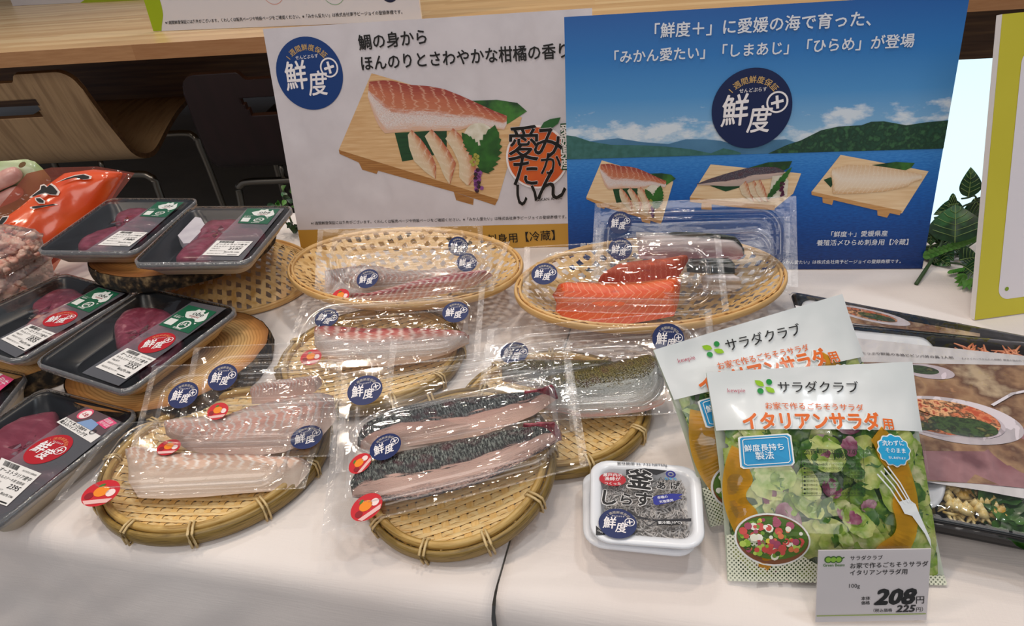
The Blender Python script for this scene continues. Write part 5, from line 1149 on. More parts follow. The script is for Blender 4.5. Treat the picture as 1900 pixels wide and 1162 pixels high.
def salad_bag(label, fr, q, seed):
    R = thing('salad_bag', label, 'salad bag', fr.M, 'clear bags of mixed salad leaves'); rnd = random.Random(seed)
    A = lambda px, py: bil(q, *inv_bil(QB1, FB1.p(px, py, .012)))
    H = .021
    def zuv(u, v):
        u = min(1, max(0, u)); v_ = min(1, max(0, v)); w_ = max(0, math.sin(math.pi*u))**.55; h_ = sst(-.02, .22, v_)*(1-.88*sst(.52, 1.0, v_))
        return H*w_*h_+(.0016*NZ(u*5+seed, v*6)+.0005*NZ(u*22, v*22+seed))*min(1, 8*u, 8*(1-u))+.0004
    def zf(x, y): return zuv(*inv_bil(q, (x, y)))
    S = lambda u, v, dz=0: bil(q, u, v)+(zuv(u, v)+dz,)
    vh = inv_bil(QB1, FB1.p(1335, 797, .012))[1]; vh2 = inv_bil(QB1, FB1.p(1700, 800, .012))[1]
    side = lambda u, v: lerp(u, .5, .035*math.sin(math.pi*min(1, max(0, v))))
    mb = MB(); mb.grid(lambda u, v: S(side(u, v*1.06-.03), v*1.06-.03), 46, 56, f_bag); mb.obj('clear_film', R)
    mb = MB(); mb.grid(lambda u, v: bil(q, side(u, v), v)+(-.001-.006*math.sin(math.pi*u)*math.sin(math.pi*v),), 16, 16, M('bag_back', '#c3cbb8', .5), flip=True); mb.obj('back_sheet', R)
    mb = MB(); mb.grid(lambda u, v: S(side(u, lerp(lerp(vh, vh2, u), 1, v)), lerp(lerp(vh, vh2, u), 1, v), .0004), 46, 14, m_hdr); mb.obj('printed_header', R)
    for nm, mt_, n_, s0, s1, k0, k1 in (('dark_leaves', m_letd, 34, .010, .016, .05, .50), ('green_lettuce', m_letg, 80, .007, .014, .25, .82), ('pale_lettuce', m_let, 80, .007, .015, .4, .88), ('red_leaf_strips', m_rad, 20, .004, .009, .6, .88), ):
        mb = MB(); leaf_scraps(mb, q, zf, n_, mt_, s0, s1, rnd, .03, .74, k0, k1); tag(mb.obj(nm, R), kind='stuff')
    # printed window artwork
    mb = MB(); z = .0008; c = A(1520, 915); a_, b_ = A(1400, 915), A(1665, 915); r0 = (Vector(b_)-Vector(a_)).length/2; 
    for a0, a1 in ((150, 232), (-72, 42)):
        vs = []; n = 40
        for k in range(n+1):
            t = math.radians(lerp(a0, a1, k/n))
            for rr_ in (r0*(1.0+.05*math.sin(k*.5)), r0*1.34): vs.append((c[0]+rr_*math.cos(t), c[1]+rr_*math.sin(t)*1.05, z))
        mb.add(vs, [(2*k, 2*k+1, 2*k+3, 2*k+2) for k in range(n)], m_amber, None, False)
    warp(mb, zf); mb.obj('amber_print', R)
    mb = MB(); ht = halftone(); mb.grid(lambda u, v: S(side(u, v*.2), (v)*lerp(.21, .04, sst(.1, .55, u)), .0009), 24, 6, ht); mb.obj('halftone_print', R)
    mb = MB(); W = ink('#e6e8e6')
    def T_(s, a, b, col, bold=.0, zz=.0016, hs=1, halo=0):
        if halo: mb.text(s, A(*a), A(*b), W, zz-.0003, halo, hs)
        mb.text(s, A(*a), A(*b), ink(col), zz, bold, hs)
    C4 = lambda a, b: (1300+a/4.524, 660+b/4.524)
    T_('サラダクラブ', C4(676, 290), C4(1358, 298), '#1b1b1b', .006)
    T_('kewpie', C4(248, 293), C4(395, 295), '#b8566a')
    for cx_, cy_ in ((600, 205), (521, 285)): mb.disc(A(*C4(cx_, cy_)), .0021, ink('#1c8a3c'), .0016, 20)
    for x0_, y0_ in ((477, 190), (565, 248)): mb.poly([A(*C4(x0_+a, y0_+b)) for a, b in ((0, 0), (40, 2), (68, 18), (78, 52), (50, 54), (20, 44), (5, 22))], ink('#8fbf1c'), .0016)
    T_('お家で作るごちそうサラダ', C4(552, 440), C4(1376, 462), '#d9682a', .012)
    T_('イタリアンサラダ', C4(358, 608), C4(1505, 618), '#df6a22', .045, .0020, 1.15, .10)
    T_('用', C4(1515, 612), C4(1615, 618), '#df6a22', .03, .0020, 1, .08)
    # blue plates
    pl = [C4(*p) for p in ((330, 700), (345, 690), (700, 672), (725, 690), (738, 900), (720, 920), (370, 940), (345, 925))]
    cc = A(*C4(533, 806)); P_ = [A(*p) for p in pl]
    mb.poly([(cc[0]+(x-cc[0])*1.07, cc[1]+(y-cc[1])*1.09) for x, y in P_], W, .0013); mb.poly(P_, ink('#1d8fc4'), .0016)
    ins = [(cc[0]+(x-cc[0])*.90, cc[1]+(y-cc[1])*.87) for x, y in P_]; mb.line(ins+ins[:1], .0005, W, .0019)
    T_('鮮度長持ち', C4(365, 805), C4(672, 795), '#e9f0f2', .012, .002); T_('製法', C4(450, 872), C4(592, 868), '#e9f0f2', .012, .002)
    cc = A(*C4(1597, 800)); ra = (Vector(A(*C4(1740, 800)))-Vector(cc)).length
    for k_, col, zz in ((1.06, W, .0013), (.98, ink('#2aa0d0'), .0016)):
        mb.poly([(cc[0]+ra*k_*(1+.05*math.cos(12*t))*math.cos(t), cc[1]+ra*k_*.92*(1+.05*math.cos(12*t))*math.sin(t)) for t in (2*math.pi*i/72 for i in range(72))], col, zz)
    T_('洗わずに', C4(1490, 760), C4(1690, 758), '#eef4f6', .01, .002); T_('そのまま', C4(1515, 818), C4(1700, 822), '#eef4f6', .01, .002); T_('召しあがれます', C4(1535, 870), C4(1700, 876), '#eef4f6', .01, .002)
    # date panel
    for a, b in (((806, 797), (1318, 797)), ((806, 885), (1318, 885)), ((806, 797), (815, 1180)), ((1318, 797), (1330, 1180)), ((815, 1180), (1330, 1180)), ((810, 1010), (1325, 1010))): mb.line([A(*C4(*a)), A(*C4(*b))], .00022, ink('#1c2a18'), .0016)
    T_('消費期限 2025.07.01', C4(830, 838), C4(1265, 836), '#1c2a18', .004, .0017); T_('100g', C4(1070, 875), C4(1190, 873), '#1c2a18', .004, .0017)
    for k in range(8): T_('●原材料名 レタス パプリカ 赤たまねぎ 国産', C4(822, 930+k*34), C4(1310, 930+k*34), '#1c2a18', .0, .0017, .9)
    warp(mb, zf); mb.obj('printed_text', R)
    # bowl picture, printed fork
    mb = MB(); mk = MB(); B4 = lambda a, b: (1300+a/3.958, 860+b/3.958); cc = A(*B4(515, 560)); ra = (Vector(A(*B4(775, 560)))-Vector(cc)).length
    mb.disc(cc, ra*1.0, W, .0013, 40, ra*.74, -.12); mb.disc(cc, ra*.95, ink('#7a4a2c'), .0016, 40, ra*.69, -.12); mb.disc((cc[0], cc[1]+ra*.05), ra*.93, ink('#4c6d24'), .0018, 40, ra*.60, -.12)
    for i in range(90):
        t = rnd.uniform(0, 6.28); r_ = math.sqrt(rnd.random()); x, y = cc[0]+ra*.86*r_*math.cos(t), cc[1]+ra*.05+ra*.54*r_*math.sin(t); mb.disc((x, y), ra*rnd.uniform(.05, .12), ink(rnd.choice(('#8fb43c', '#b3cc5c', '#375a1c', '#6b9430', '#e4e4d0', '#e8e6da', '#e0c84a', '#d8784c', '#c9504a', '#a24a64'))), .0020+i*.000004, 8)
    warp(mb, zf); mb.obj('printed_bowl', R); mb = mk
    F_ = ink('#dfe3e4')
    mb.poly([A(*B4(*p)) for p in ((1420, 285), (1500, 262), (1560, 300), (1580, 350), (1690, 560), (1705, 620), (1640, 520), (1530, 385), (1470, 370))], F_, .0016)
    for p0, p1 in (((1260, 85), (1440, 310)), ((1285, 62), (1470, 295)), ((1312, 42), (1500, 285)), ((1340, 28), (1520, 285))): mb.line([A(*B4(*p0)), A(*B4((p0[0]+p1[0])/2+8, (p0[1]+p1[1])/2-8)), A(*B4(*p1))], .0009, F_, .0016)
    warp(mb, zf); mb.obj('printed_fork', R)
    return R
FB2_ = PF(.1861, .3858, .0695, 18.8, 48, -9.5)
FB2_ = Fr(FB2_.O-FB2_.n*.012, FB2_.O-FB2_.n*.012+FB2_.x, FB2_.O-FB2_.n*.012+FB2_.y)
QB2 = gq(FB2_, [(1318, 978), (1690, 905), (1562, 546), (1212, 650)])
salad_bag('salad bag at the back, tilted and half hidden by the front salad bag', FB2_, QB2, 22)
salad_bag('salad bag in front, upright with orange lettering and price card at its foot', FB1, QB1, 21)

# ---------------------------------------------------------------- price card in a clear stand
FCd = PF(.2043, .2650, .0251, -4.8, 71.2, 1.1); QC = gq(FCd, [(1513, 1155), (1719, 1151), (1728, 1019), (1519, 1022)])
R = thing('price_card', 'white price card reading 208 yen in a clear stand before the salad bag', 'price card', FCd.M)
mb = MB(); mb.prism(QC, -.0008, 0, M('card_paper', '#d6d0d2', .4)); mb.obj('paper_card', R)
f_acr = film('acrylic', .02, .02, .04, bump=0, edge=0, fs=.3)
mb = MB(); Qx = [bil(QC, u, v) for u, v in ((-.02, -.03), (1.02, -.03), (1.02, 1.03), (-.02, 1.03))]; mb.grid(lambda u, v: bil(Qx, u, v)+(.0008,), 2, 2, f_acr); mb.grid(lambda u, v: bil(Qx, u, v)+(-.0014,), 2, 2, f_acr)
# foot: sheet bent back from the lower edge, lying on the table
Lb, Rb = bil(Qx, 0, 0), bil(Qx, 1, 0); IM = FCd.M.inverted()
wl, wr = FCd.M @ Vector(Lb+(0,)), FCd.M @ Vector(Rb+(0,)); dv = Vector((-(wr-wl).y, (wr-wl).x, 0)).normalized()
for w__ in (wl, wr): w__.z = T+.0012
foot = [IM @ w__ for w__ in (wl, wr, wr+dv*.034, wl+dv*.034)]
mb.add(foot, [(0, 1, 2, 3)], f_acr, None, False); mb.obj('clear_stand', R)
mb = MB(); z = .0003; g = lambda a, b: FCd.p(1500+a/7.171, 1000+b/7.171)
t = lambda s, a, b, bold=0, hs=1, col='#1c1a1c', sh=0: mb.text(s, g(*a), g(*b), ink(col), z, bold, hs, sh)
t('サラダクラブ', (553, 280), (985, 272), .010); t('お家で作るごちそうサラダ', (552, 388), (1590, 358), .016); t('イタリアンサラダ用', (548, 480), (1312, 462), .016)
t('100g', (538, 650), (682, 648), .004); t('208', (862, 868), (1400, 858), .065, .90, '#151416', .22); t('円', (1428, 852), (1535, 848), .010)
t('本体', (700, 812), (820, 808), .018); t('価格', (700, 872), (815, 868), .018); t('（税込価格', (862, 972), (1112, 966), .010); t('225', (1155, 972), (1405, 966), .045, .85, '#2a282a', .2); t('円）', (1430, 962), (1520, 960), .004)
mb.poly([g(108, 1032), (g(1560, 1002)), g(1560, 988), g(108, 1018)], ink('#9db05a'), z)
for cx_ in (262, 330, 400):
    p = g(cx_, 276-(cx_-262)*.02); mb.disc(p, .0023, ink('#3e6a22'), z, 24); mb.disc(p, .0016, ink('#8fbf3c'), z+.0001, 24)
mb.poly([g(215, 280), g(240, 255), g(240, 300)], ink('#3e6a22'), z); mb.line([g(440, 262), g(472, 246)], .0008, ink('#3e6a22'), z)
t('Green Beans', (193, 368), (478, 362), .02, 1.1, '#4f7a3a')
mb.obj('printed_text', R)

# ---------------------------------------------------------------- meal kits in black trays
m_sl = M('sleeve_white', '#dcd8da', .45); m_wood_p = M('print_brown', '#8a5f42', .45, var=['#b08a66', '#6d4630', '#c9b090'], scale=30, detail=5)
m_pink_p = M('print_pinkish', '#8d5a60', .45, var=['#a8787c', '#74474e'], scale=25); m_kim = M('print_kimchi', '#b04a2a', .45, var=['#d07a50', '#4a3018', '#e0a878', '#98341e'], scale=120, detail=7)
m_spin = M('print_spinach', '#24361c', .45, var=['#3b5228', '#172412', '#6a6a3a'], scale=140, detail=6); m_car2 = M('carrot_shreds', '#d8744a', .4, var=['#e8986c'], scale=50); m_spr = M('bean_sprouts', '#d9b85c', .35, var=['#e8d49a', '#c79c34'], scale=80, coat=.3)
f_kit = film('kit_wrap', .05, .01, .07, fs=.8, bump=.9, bscale=42, edge=.12, stretch=(1, .6, 1))
def kit(label, fr, q, seed, sleeve, art, inserts, fills, dep=.024):
    R = thing('meal_kit_tray', label, 'meal tray', fr.M, 'black meal kit trays with printed paper sleeves')
    mb = MB(); rings(mb, [hgt(rquad(q, .05, .05), -dep), hgt(rquad(q, .015, .05), -.004), hgt(rquad(q, 0, .05), -.002), hgt(rquad(q, .003, .05), 0), hgt(rquad(q, .018, .045), 0), hgt(rquad(q, .03, .045), -.006), hgt(rquad(q, .045, .045), -dep+.002)], m_black)
    mb.poly(rquad(q, .045, .045), m_black, -dep+.002); mb.poly(rquad(q, .05, .05), m_black, -dep); mb.obj('black_tray', R)
    for (u0, v0, u1, v1) in inserts:
        qi = [bil(q, u0, v0), bil(q, u1, v0), bil(q, u1, v1), bil(q, u0, v1)]; mb = MB(); asp = .16
        rings(mb, [hgt(rquad(qi, .03, asp), -.018), hgt(rquad(qi, .0, asp), -.003), hgt(rquad(qi, -.005, asp), -.0015), hgt(rquad(qi, .02, asp*.9), -.001), hgt(rquad(qi, .06, asp*.8), -.004), hgt(rquad(qi, .08, asp*.8), -.0045), hgt(rquad(qi, .14, asp*.7), -.015)], m_tub); mb.poly(rquad(qi, .14, asp*.7), m_tub, -.015); mb.obj('white_insert', R)
    fills(R, q)
    u0, v0, u1, v1 = sleeve
    zs = lambda u, v: .0012+.0016*math.sin(math.pi*v)+.0007*NZ(u*6+seed, v*5)
    mb = MB(); mb.grid(lambda a, b: bil(q, lerp(u0, u1, a), lerp(v0, v1, b))+(zs(a, b),), 24, 12, m_sl); art(mb, lambda a, b: bil(q, lerp(u0, u1, a), lerp(v0, v1, b)), lambda x, y: (lambda uv: zs((uv[0]-u0)/(u1-u0), (uv[1]-v0)/(v1-v0)))(inv_bil(q, (x, y)))); mb.obj('paper_sleeve', R)
    mb = MB(); mb.grid(lambda a, b: bil(q, lerp(-.004, 1.004, a), lerp(-.004, 1.004, b))+(.0036*sst(0, .06, min(a, 1-a, b, 1-b))+.0012*NZ(a*16+seed, b*7)*(min(1, 12*min(a, 1-a, b, 1-b)))+.0008*NZ(a*60, b*20+seed)*(min(1, 12*min(a, 1-a, b, 1-b)))-.004*(1-sst(0, .012, min(a, 1-a, b, 1-b))),), 90, 60, f_kit); mb.obj('cling_film', R)
    return R
K1 = FP((1540, 929), .033, (2060, 1024), .033, (1530, 597), .058); q1 = gq(K1, [(1540, 929), (2060, 1030), (2010, 643), (1530, 596)])
def strands(mb, q, u0, v0, u1, v1, n, mat, L, r, z0, z1):
    blob_strands(mb, [bil(q, random.uniform(u0, u1), random.uniform(v0, v1))+(random.uniform(z0, z1),) for _ in range(n)], mat, L, r, 5)
def k_uv(px, py): return inv_bil(q1, K1.p(px, py))
def fills1(R, q):
    a = k_uv(1765, 955); b = k_uv(1870, 905)
    mb = MB(); strands(mb, q, a[0], .085, b[0], max(a[1], b[1])+.03, 120, m_spr, .011, .0015, -.017, -.009)
    for _ in range(70): 
        c_ = bil(q, random.uniform(a[0], b[0]), random.uniform(.085, max(a[1], b[1])+.02)); mb.tube([(c_[0]-.002, c_[1], -.008), (c_[0], c_[1]+.001, -.0065), (c_[0]+.003, c_[1], -.008)], [.0015, .0034, .0015], m_spr, 8)
    tag(mb.obj('bean_sprouts', R), kind='stuff')
    mb = MB(); g0 = k_uv(1840, 985); qq = [bil(q, g0[0], .02), bil(q, .9, .02), bil(q, .9, .24), bil(q, g0[0], .24)]; leaf_scraps(mb, qq, lambda x, y: .012, 26, m_letd, .010, .018, random.Random(4), .1, .9, .3, .8, False); mb.v = [(x, y, z-.014) for x, y, z in mb.v]; tag(mb.obj('spinach', R), kind='stuff')
    c0 = k_uv(1790, 655); mb = MB(); strands(mb, q, c0[0], .84, .93, .95, 240, m_car2, .016, .0012, -.016, -.003); tag(mb.obj('carrot_shreds', R), kind='stuff')
def art1(mb, f, zs, clip=None):
    k0 = len(mb.v); g = lambda a, b: K1.p(1680+a/2.768, 640+b/2.768)
    d = .0004
    def P(pts, m, z): mb.poly([g(*p) for p in pts], m, z)
    def grid_poly(x0, y0, x1, y1, m, z, sl=.10):
        for i in range(8):
            for j in range(6):
                X0, X1 = lerp(x0, x1, i/8), lerp(x0, x1, (i+1)/8); Y0, Y1 = lerp(y0, y1, j/6), lerp(y0, y1, (j+1)/6)
                P([(X0, Y1+X0*sl), (X1, Y1+X1*sl), (X1, Y0+X1*sl*.3), (X0, Y0+X0*sl*.3)], m, z)
    grid_poly(-380, 105, 900, 700, m_wood_p, d, .06)
    P([(-380, 470), (-380, 680), (100, 700), (500, 735), (900, 775), (900, 470), (600, 440), (400, 560), (100, 560)], m_pink_p, d*1.5)
    c_ = g(235, 400); rr_ = (Vector(g(575, 400))-Vector(c_)).length
    mb.disc(c_, rr_, ink('#cfc5cb'), d*2, 50, rr_*.52); mb.disc((c_[0]-rr_*.1, c_[1]-rr_*.02), rr_*.84, ink('#b9adb4'), d*2.4, 50, rr_*.42)
    mb.disc((c_[0]-rr_*.12, c_[1]+rr_*.02), rr_*.80, m_kim, d*2.8, 50, rr_*.40)
    mb.disc((c_[0]+rr_*.12, c_[1]-rr_*.14), rr_*.50, m_spin, d*3.2, 30, rr_*.22); mb.disc((c_[0]-rr_*.55, c_[1]-rr_*.26), rr_*.30, m_spin, d*3.2, 30, rr_*.10); mb.disc((c_[0]-.1*rr_, c_[1]+rr_*.18), rr_*.42, m_kim, d*3.4, 30, rr_*.18)
    c2 = g(110, 150); mb.disc(c2, rr_*.42, ink('#cdbfc7'), d*2, 40, rr_*.2); mb.disc((c2[0]-rr_*.1, c2[1]+rr_*.02), rr_*.28, m_spin, d*2.4, 30, rr_*.12)
    mb.line([g(440, 330), g(540, 270), g(609, 255)], .0022, ink('#d3ccd2'), d*3.6)
    mb.text('国産とたっぷり野菜の本格ビビンバ丼の具 2人前', g(-300, 58), g(245, 82), ink('#3a3034'), d*2, .006); mb.text('【フライパンでかんたん調理】野菜の旨みたっぷり', g(290, 84), g(640, 98), ink('#3a3034'), d*2, .0)
    mb.v = mb.v[:k0]+[(x, y, z+max(0, zs(x, y))) for x, y, z in mb.v[k0:]]
v0 = k_uv(1800, 910)[1]; v1 = k_uv(1800, 652)[1]
K2 = FP((1468, 543), .030, (1990, 641), .030, (1530, 700), .026); K2 = Fr(U(1530, 760, .026), U(2040, 860, .026), U(1468, 543, .032))
q2 = gq(K2, [(1535, 760), (2075, 870), (1992, 640), (1466, 540)])
def art2(mb, f, zs):
    k0 = len(mb.v); g = lambda a, b: K2.p(1440+a/4.13, 520+b/4.13)
    d = .0004
    for x0_, x1_ in ((480, 1000), (1000, 1560)):
        mb.poly([g(*p) for p in ((x0_, 232+(x0_-480)*.17), (x1_, 232+(x1_-480)*.17), (x1_, 330+(x1_-480)*.13), (x0_, 330+(x0_-480)*.13))], m_wood_p, d)
    c_ = g(700, 275); rr_ = (Vector(g(1030, 310))-Vector(c_)).length; mb.disc(c_, rr_, ink('#cfc5cb'), d*2, 40, rr_*.34, -.2); mb.disc(c_, rr_*.7, m_kim, d*2.4, 40, rr_*.24, -.2); mb.disc((c_[0]+rr_*.2, c_[1]-rr_*.08), rr_*.45, m_spin, d*2.8, 30, rr_*.14, -.2)
    mb.text('国産とたっぷり野菜の本格ビビンバ丼の具 2人前', g(465, 195), g(1060, 288), ink('#3a3034'), d*2, .004); mb.text('【フライパンでかんたん調理】', g(1085, 295), g(1420, 345), ink('#3a3034'), d*2, 0)
    mb.v = mb.v[:k0]+[(x, y, z+max(0, zs(x, y))) for x, y, z in mb.v[k0:]]
kit('meal kit tray behind, its rear edge running towards the yellow-green sign', K2, q2, 32, (.0, .30, 1.0, .84), art2, [(.03, .12, .42, .95)], lambda R, q: None, .022)
kit('meal kit tray in front at right, with bowl picture sleeve and bean sprouts', K1, q1, 31, (0, v0, 1.0, v1), art1, [(.03, .06, k_uv(1760, 950)[0], .96)], fills1)
# ================================================================ bags and clear boxes at the left edge
m_orb = M('orange_print_film', '#d9481c', .22, spec=.6, coat=.5, var=['#e05a24'], scale=12, bump=.15, bscale=40)
m_clr = film('dark_red_film', .07, .45, .1, tint=(.8, .35, .25, 1), bump=.4, hcol=(.35, .08, .04, 1), edge=.1)
F = FP((-60, 500), .045, (150, 455), .045, (120, 315), .135)
R = thing('printed_bag', 'orange printed food bag with black brush marks behind the meat trays', 'food bag', F.M)
top = gq(F, [(-60, 470), (-20, 420), (40, 378), (80, 345), (120, 318), (175, 312), (235, 319)]); bot = gq(F, [(-60, 560), (0, 545), (60, 515), (120, 470), (165, 430), (195, 385), (215, 350)])
mb = MB(); loft(mb, top, bot, m_orb, -.006, .022, 40, 20, .55, .4, lambda u, v, q: .004*NZ(u*5, v*4)+.0015*NZ(u*14, v*9, 3)); mb.obj('orange_pouch', R)
mb = MB(); o_ = gq(F, [(-60, 455), (50, 322), (95, 311), (180, 309), (250, 321), (205, 380), (120, 470), (75, 545), (-60, 590)]); mb.poly(o_, m_clr, .0); mb.obj('clear_border', R)
mb = MB(); bk2, wt2 = ink('#1a1614'), ink('#e8d8d0')
def mark(px, zz=.0185):
    P_ = [Vector(p+(0,)) for p in gq(F, [(a/6.454, 280+b/6.454) for a, b in px], zz)]; c = sum(P_, Vector())/len(P_); mb.poly([tuple(c+(p-c)*1.12+Vector((p-c)).normalized()*.0012)[:2] for p in P_], wt2, zz); mb.poly([tuple(p)[:2] for p in P_], bk2, zz+.0008)
mark([(380, 545), (440, 500), (490, 465), (495, 425), (530, 415), (560, 440), (600, 405), (640, 430), (690, 490), (670, 525), (600, 520), (540, 500), (470, 520), (400, 550)])
mark([(430, 570), (480, 568), (525, 600), (520, 625), (470, 620), (440, 595)]); mark([(385, 670), (450, 660), (560, 650), (640, 638), (668, 650), (560, 664), (430, 690), (388, 686)])
mark([(700, 375), (800, 330), (900, 302), (1000, 285), (1070, 308), (1060, 335), (980, 342), (900, 322), (800, 347)]); mark([(-30, 880), (30, 800), (95, 790), (60, 840), (0, 905)])
mb.obj('brush_lettering', R)
mb = MB()
g1 = [F.p(a, b, .006) for a, b in ((75, 452), (92, 425), (145, 378), (170, 365), (190, 345), (222, 322))]
mb.tube([(x, y, .004) for x, y in g1], .0004, M('gold_line', '#c98a4a', .4), 5); mb.obj('gold_seam', R)

F2 = FP((-80, 440), .050, (60, 420), .050, (40, 300), .145)
R = thing('printed_bag', 'white and green bag with lumpy pink meat at the far left edge', 'food bag', F2.M)
mb = MB(); loft(mb, gq(F2, [(-80, 318), (-20, 303), (10, 301), (45, 298), (62, 303), (78, 318), (92, 335)]), gq(F2, [(-80, 440), (-40, 440), (0, 438), (30, 425), (50, 400), (70, 375), (88, 345)]), M('bag_green', '#7fa01e', .3, var=['#c9cfb8'], scale=9, lo=.35, hi=.75, coat=.4), -.008, .012, 30, 14, .6, .4); mb.obj('green_pouch', R)
m_lump = M('pink_meat_lump', '#c99086', .35, var=['#d9a89c', '#b87c74'], scale=18, sss=.05, coat=.3)
for pts, r_ in (([(-60, 362), (-20, 345), (10, 332), (35, 318)], .0115), ([(-60, 395), (-20, 380), (15, 365), (38, 352)], .0095)):
    mb = MB(); pp = [F2.p(a, b, .012) for a, b in pts]; pth = smooth_path([(x, y, .010) for x, y in pp], 6); n = len(pth)
    mb.tube(pth, [r_*(1 if k < n-5 else math.sqrt(max(.02, 1-((k-(n-6))/5.5)**2)))*(1+.06*NZ(k*.5, r_*99)) for k in range(n)], m_lump, 18); mb.obj('meat_lump', R)
mb = MB(); c = F2.p(41, 306, .024); mb.disc(c, .006, M('brown_spot', '#8a6a44', .5), .0235, 14, .003, .5)
mb.poly([F2.p(-80, 330, .001), F2.p(-60, 322, .001), F2.p(-10, 310, .001), F2.p(-15, 318, .001), F2.p(-60, 335, .001)], ink('#d8dccb'), .006); mb.obj('printed_patch', R)

m_shav = M('pink_shavings', '#e89c86', .4, var=['#f4cdb8', '#d87862'], scale=70, sss=.05, coat=.3)
f_box = film('clear_box', .08, .10, .06, bump=.25, bscale=30, edge=.4)
def clear_box(label, fr, q, hh, seed, pile=True):
    R = thing('clear_box', label, 'clear box', fr.M, 'clear boxes of pink shaved food'); rnd = random.Random(seed)
    mb = MB(); rings(mb, [hgt(rquad(q, .06, .08), -hh), hgt(rquad(q, .02, .08), -.004), hgt(rquad(q, 0, .08), -.003), hgt(rquad(q, -.015, .08), 0), hgt(rquad(q, .02, .08), .001), hgt(rquad(q, .05, .07), .008), hgt(rquad(q, .12, .07), .010), hgt(rquad(q, .3, .07), .0105)], f_box)
    mb.poly(rquad(q, .3, .07), f_box, .0105); mb.poly(rquad(q, .06, .08), f_box, -hh); mb.obj('clear_shell', R)
    mb = MB()
    for _ in range(90):
        c = bil(q, rnd.uniform(.08, .92), rnd.uniform(.1, .9)); r_ = rnd.uniform(.004, .009); z = rnd.uniform(-hh+.004, .003); sd = rnd.uniform(0, 99)
        mb.grid(lambda i, j: (lambda th_, ph: (lambda k: (c[0]+k*math.cos(th_)*math.sin(ph), c[1]+k*math.sin(th_)*math.sin(ph), z+k*.7*math.cos(ph)))(r_*(1+.7*NZ(math.cos(th_)*1.7+sd, math.sin(th_)*1.7, ph*1.4))))(i*6.283, .02+j*3.1), 12, 8, m_shav)
    tag(mb.obj('pink_shavings', R), kind='stuff'); return R
Fb = FP((-100, 600), .016, (-20, 560), .016, (110, 480), .030)
clear_box('lower clear box of pink shavings, beside the middle left meat tray', FP((0, 590), .026, (108, 508), .030, (-100, 560), .026), (lambda f: gq(f, [(0, 600), (112, 508), (40, 500), (-110, 560)]))(FP((0, 590), .026, (108, 508), .030, (-100, 560), .026)), .024, 3)
F3 = FP((-10, 550), .058, (95, 478), .062, (-100, 520), .058); clear_box('middle clear box of pink shavings, between two others at the left edge', F3, gq(F3, [(-15, 556), (100, 474), (30, 462), (-110, 520)]), .024, 4)
F4 = FP((-15, 490), .092, (78, 437), .096, (-100, 460), .092); clear_box('topmost clear box of pink shavings, in front of the orange bag', F4, gq(F4, [(-20, 492), (82, 434), (20, 424), (-110, 450)]), .024, 5)

# ================================================================ artificial greenery
m_ivy = M('ivy_leaf', '#1f4a26', .35, var=['#123018', '#2f6433'], scale=40, spec=.5); m_vein = M('leaf_vein', '#7f9a5a', .5); m_fern = M('fern_leaflet', '#5f9440', .4, var=['#3f7a2c'], scale=60); m_stem = M('plant_stem', '#2f4a24', .5)
def leaf(R, base, tip, wd, nrm, mat=m_ivy, fold=.25, veins=True, curl=.15):
    b, t = Vector(base), Vector(tip); d = t-b; L = d.length; d.normalize(); n = Vector(nrm); n = (n-d*n.dot(d)).normalized(); s = d.cross(n)
    sh = lambda a: (math.sin(math.pi*min(1, a**.72))**.85)*(1-.25*a)
    def pt(a, x, dz=0): w_ = wd*sh(a); return b+d*(L*a)+s*(w_*x)+n*(fold*wd*abs(x)*sh(a)-curl*L*(a-.5)**2*2+dz)
    mb = MB(); mb.grid(lambda a, x: tuple(pt(a, x*2-1)), 14, 8, mat)
    if veins:
        mb.tube([pt(a/10, 0, .0006) for a in range(11)], [.0007*(1-.06*a) for a in range(11)], m_vein, 5)
        for a in (.15, .3, .45, .6, .75):
            for sg in (-1, 1): mb.tube([pt(a, 0, .0005), pt(a+.08, sg*.45, .0005), pt(a+.17, sg*.85, .0005)], .00035, m_vein, 4)
    return mb.obj('leaf', R)
def plant_at(Y):
    def f(px, py, dy=0):
        q = UY(px, py, Y+dy); return q if q.z > T+.006 else U(px, py, .006)
    return f
def greenery(name, label, o, build): 
    R = thing(name, label, 'artificial plant', Matrix.Translation(o)); n0 = set(bpy.data.objects); build(R)
    for c in R.children: c.matrix_parent_inverse = R.matrix_world.inverted()
    return R
W = plant_at(.735); c6_ = lambda a, b, dy=0: W(1680+a/3.75, 290+b/3.75, dy)
CAMN = (EYE-c6_(300, 500)).normalized()
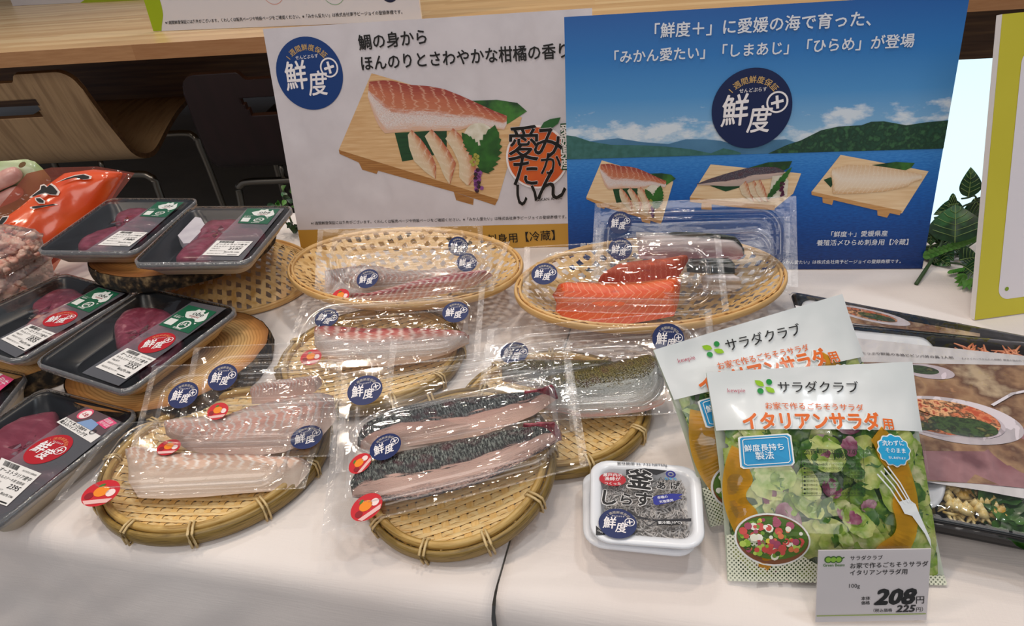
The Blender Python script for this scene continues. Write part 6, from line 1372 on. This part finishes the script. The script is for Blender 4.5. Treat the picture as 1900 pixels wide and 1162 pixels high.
def ivy(R):
    mb = MB(); mb.tube([U(1700, 527, .002), c6_(160, 760, -.02), c6_(235, 640, -.01), c6_(280, 540)], [.0022, .0021, .0019, .0015], m_stem, 8)
    for pts in ([(200, 740), (330, 690), (450, 620), (560, 540)], [(160, 530), (230, 600), (260, 640)], [(200, 430), (300, 400), (420, 340), (560, 290)], [(390, 295), (430, 290), (480, 275), (500, 300), (560, 320)], [(250, 740), (380, 750), (500, 790)], [(240, 720), (300, 600), (340, 480)]): mb.tube(smooth_path([c6_(a, b, .005) for a, b in pts], 4), .0011, m_stem, 6)
    mb.obj('stem', R)
    N = CAMN
    def lf(b, t, w_, tilt=(0, 0, 0), **k): leaf(R, c6_(*b), c6_(*t), w_, N+Vector(tilt), **k)
    lf((440, 285, -.01), (460, 75, 0), .0125, (.3, 0, .1)); lf((345, 600, -.035), (350, 330, -.01), .029, (0, 0, .2)); lf((410, 345, .01), (200, 400, .01), .0125, (0, 0, .5)); lf((370, 330, 0), (290, 340, 0), .014, (0, 0, .4))
    lf((200, 470, .02), (170, 620, .01), .014, (-.4, 0, 0)); lf((240, 470, .02), (250, 620, .02), .018, (.2, 0, 0)); lf((180, 600, .03), (150, 700, .02), .013, (-.2, 0, 0)); lf((200, 690, .01), (310, 760, 0), .012, (0, 0, .2)); lf((380, 720, .01), (520, 700, 0), .017, (0, 0, .5)); lf((400, 760, 0), (520, 850, 0), .018, (0, 0, .2)); lf((480, 300, .02), (560, 400, .02), .016, (0, 0, 0)); lf((450, 330, .03), (520, 480, .03), .02, (.3, 0, 0)); lf((330, 650, 0), (430, 640, 0), .011, (0, 0, .3)); lf((300, 560, .03), (420, 680, .02), .016, (.2, 0, .2)); lf((540, 220, .01), (530, 240, .01), .004); lf((160, 640, .03), (220, 740, .02), .014, (0, 0, .3)); lf((480, 440, .02), (500, 600, .01), .014, (.2, 0, 0), mat=m_fern); lf((240, 640, .01), (330, 720, 0), .012, (0, 0, .3))
    for i in range(14):                                       # fern sprig across the front
        t = i/13; x, y = lerp(150, 560, t), lerp(690, 545, t)
        for sg in (-1, 1): leaf(R, c6_(x, y, -.03), c6_(x-12+sg*2, y+sg*(30+4*math.sin(i)), -.03), .0042, N, mat=m_fern, veins=False)
    for i in range(7):
        a = math.radians(150+i*26); leaf(R, c6_(430, 850, -.02), c6_(430+90*math.cos(a), 850-55*math.sin(a)+i*4, -.03), .0045, N, mat=m_fern, veins=False)
    for i in range(6): leaf(R, c6_(400-i*16, 800+i*3, -.02), c6_(385-i*16, 775+i*3, -.02), .0035, N, mat=m_fern, veins=False)
greenery('artificial_ivy', 'dark green artificial ivy and fern sprig between the blue poster and yellow-green sign', U(1745, 500, 0), ivy)
W2_ = plant_at(.955); N2 = (EYE-W2_(530, 400)).normalized()
def sprig(R):
    rnd = random.Random(5); mb = MB(); mb.tube([U(545, 432, .002), W2_(540, 410), W2_(530, 385)], .0014, m_stem, 6); mb.tube([U(545, 432, .002), W2_(520, 400), W2_(512, 380)], .0012, m_stem, 6); mb.obj('stem', R)
    for _ in range(30):
        x, y = rnd.uniform(498, 556), rnd.uniform(345, 428)
        if x < 535 and y > 405: continue
        a = rnd.uniform(0, 6.28); b_ = W2_(x, y, rnd.uniform(-.01, .04)); t_ = W2_(x+14*math.cos(a), y+12*math.sin(a), rnd.uniform(-.01, .03)); leaf(R, b_, t_, rnd.uniform(.0035, .006), N2+Vector((rnd.uniform(-.5, .5), 0, rnd.uniform(-.3, .6))), mat=m_fern if y < 388 and x > 505 and rnd.random() < .45 else m_ivy, veins=False)
greenery('artificial_sprig', 'small green sprig at the left foot of the white poster', U(545, 432, 0), sprig)
bpy.data.objects.remove(_fo, do_unlink=True)
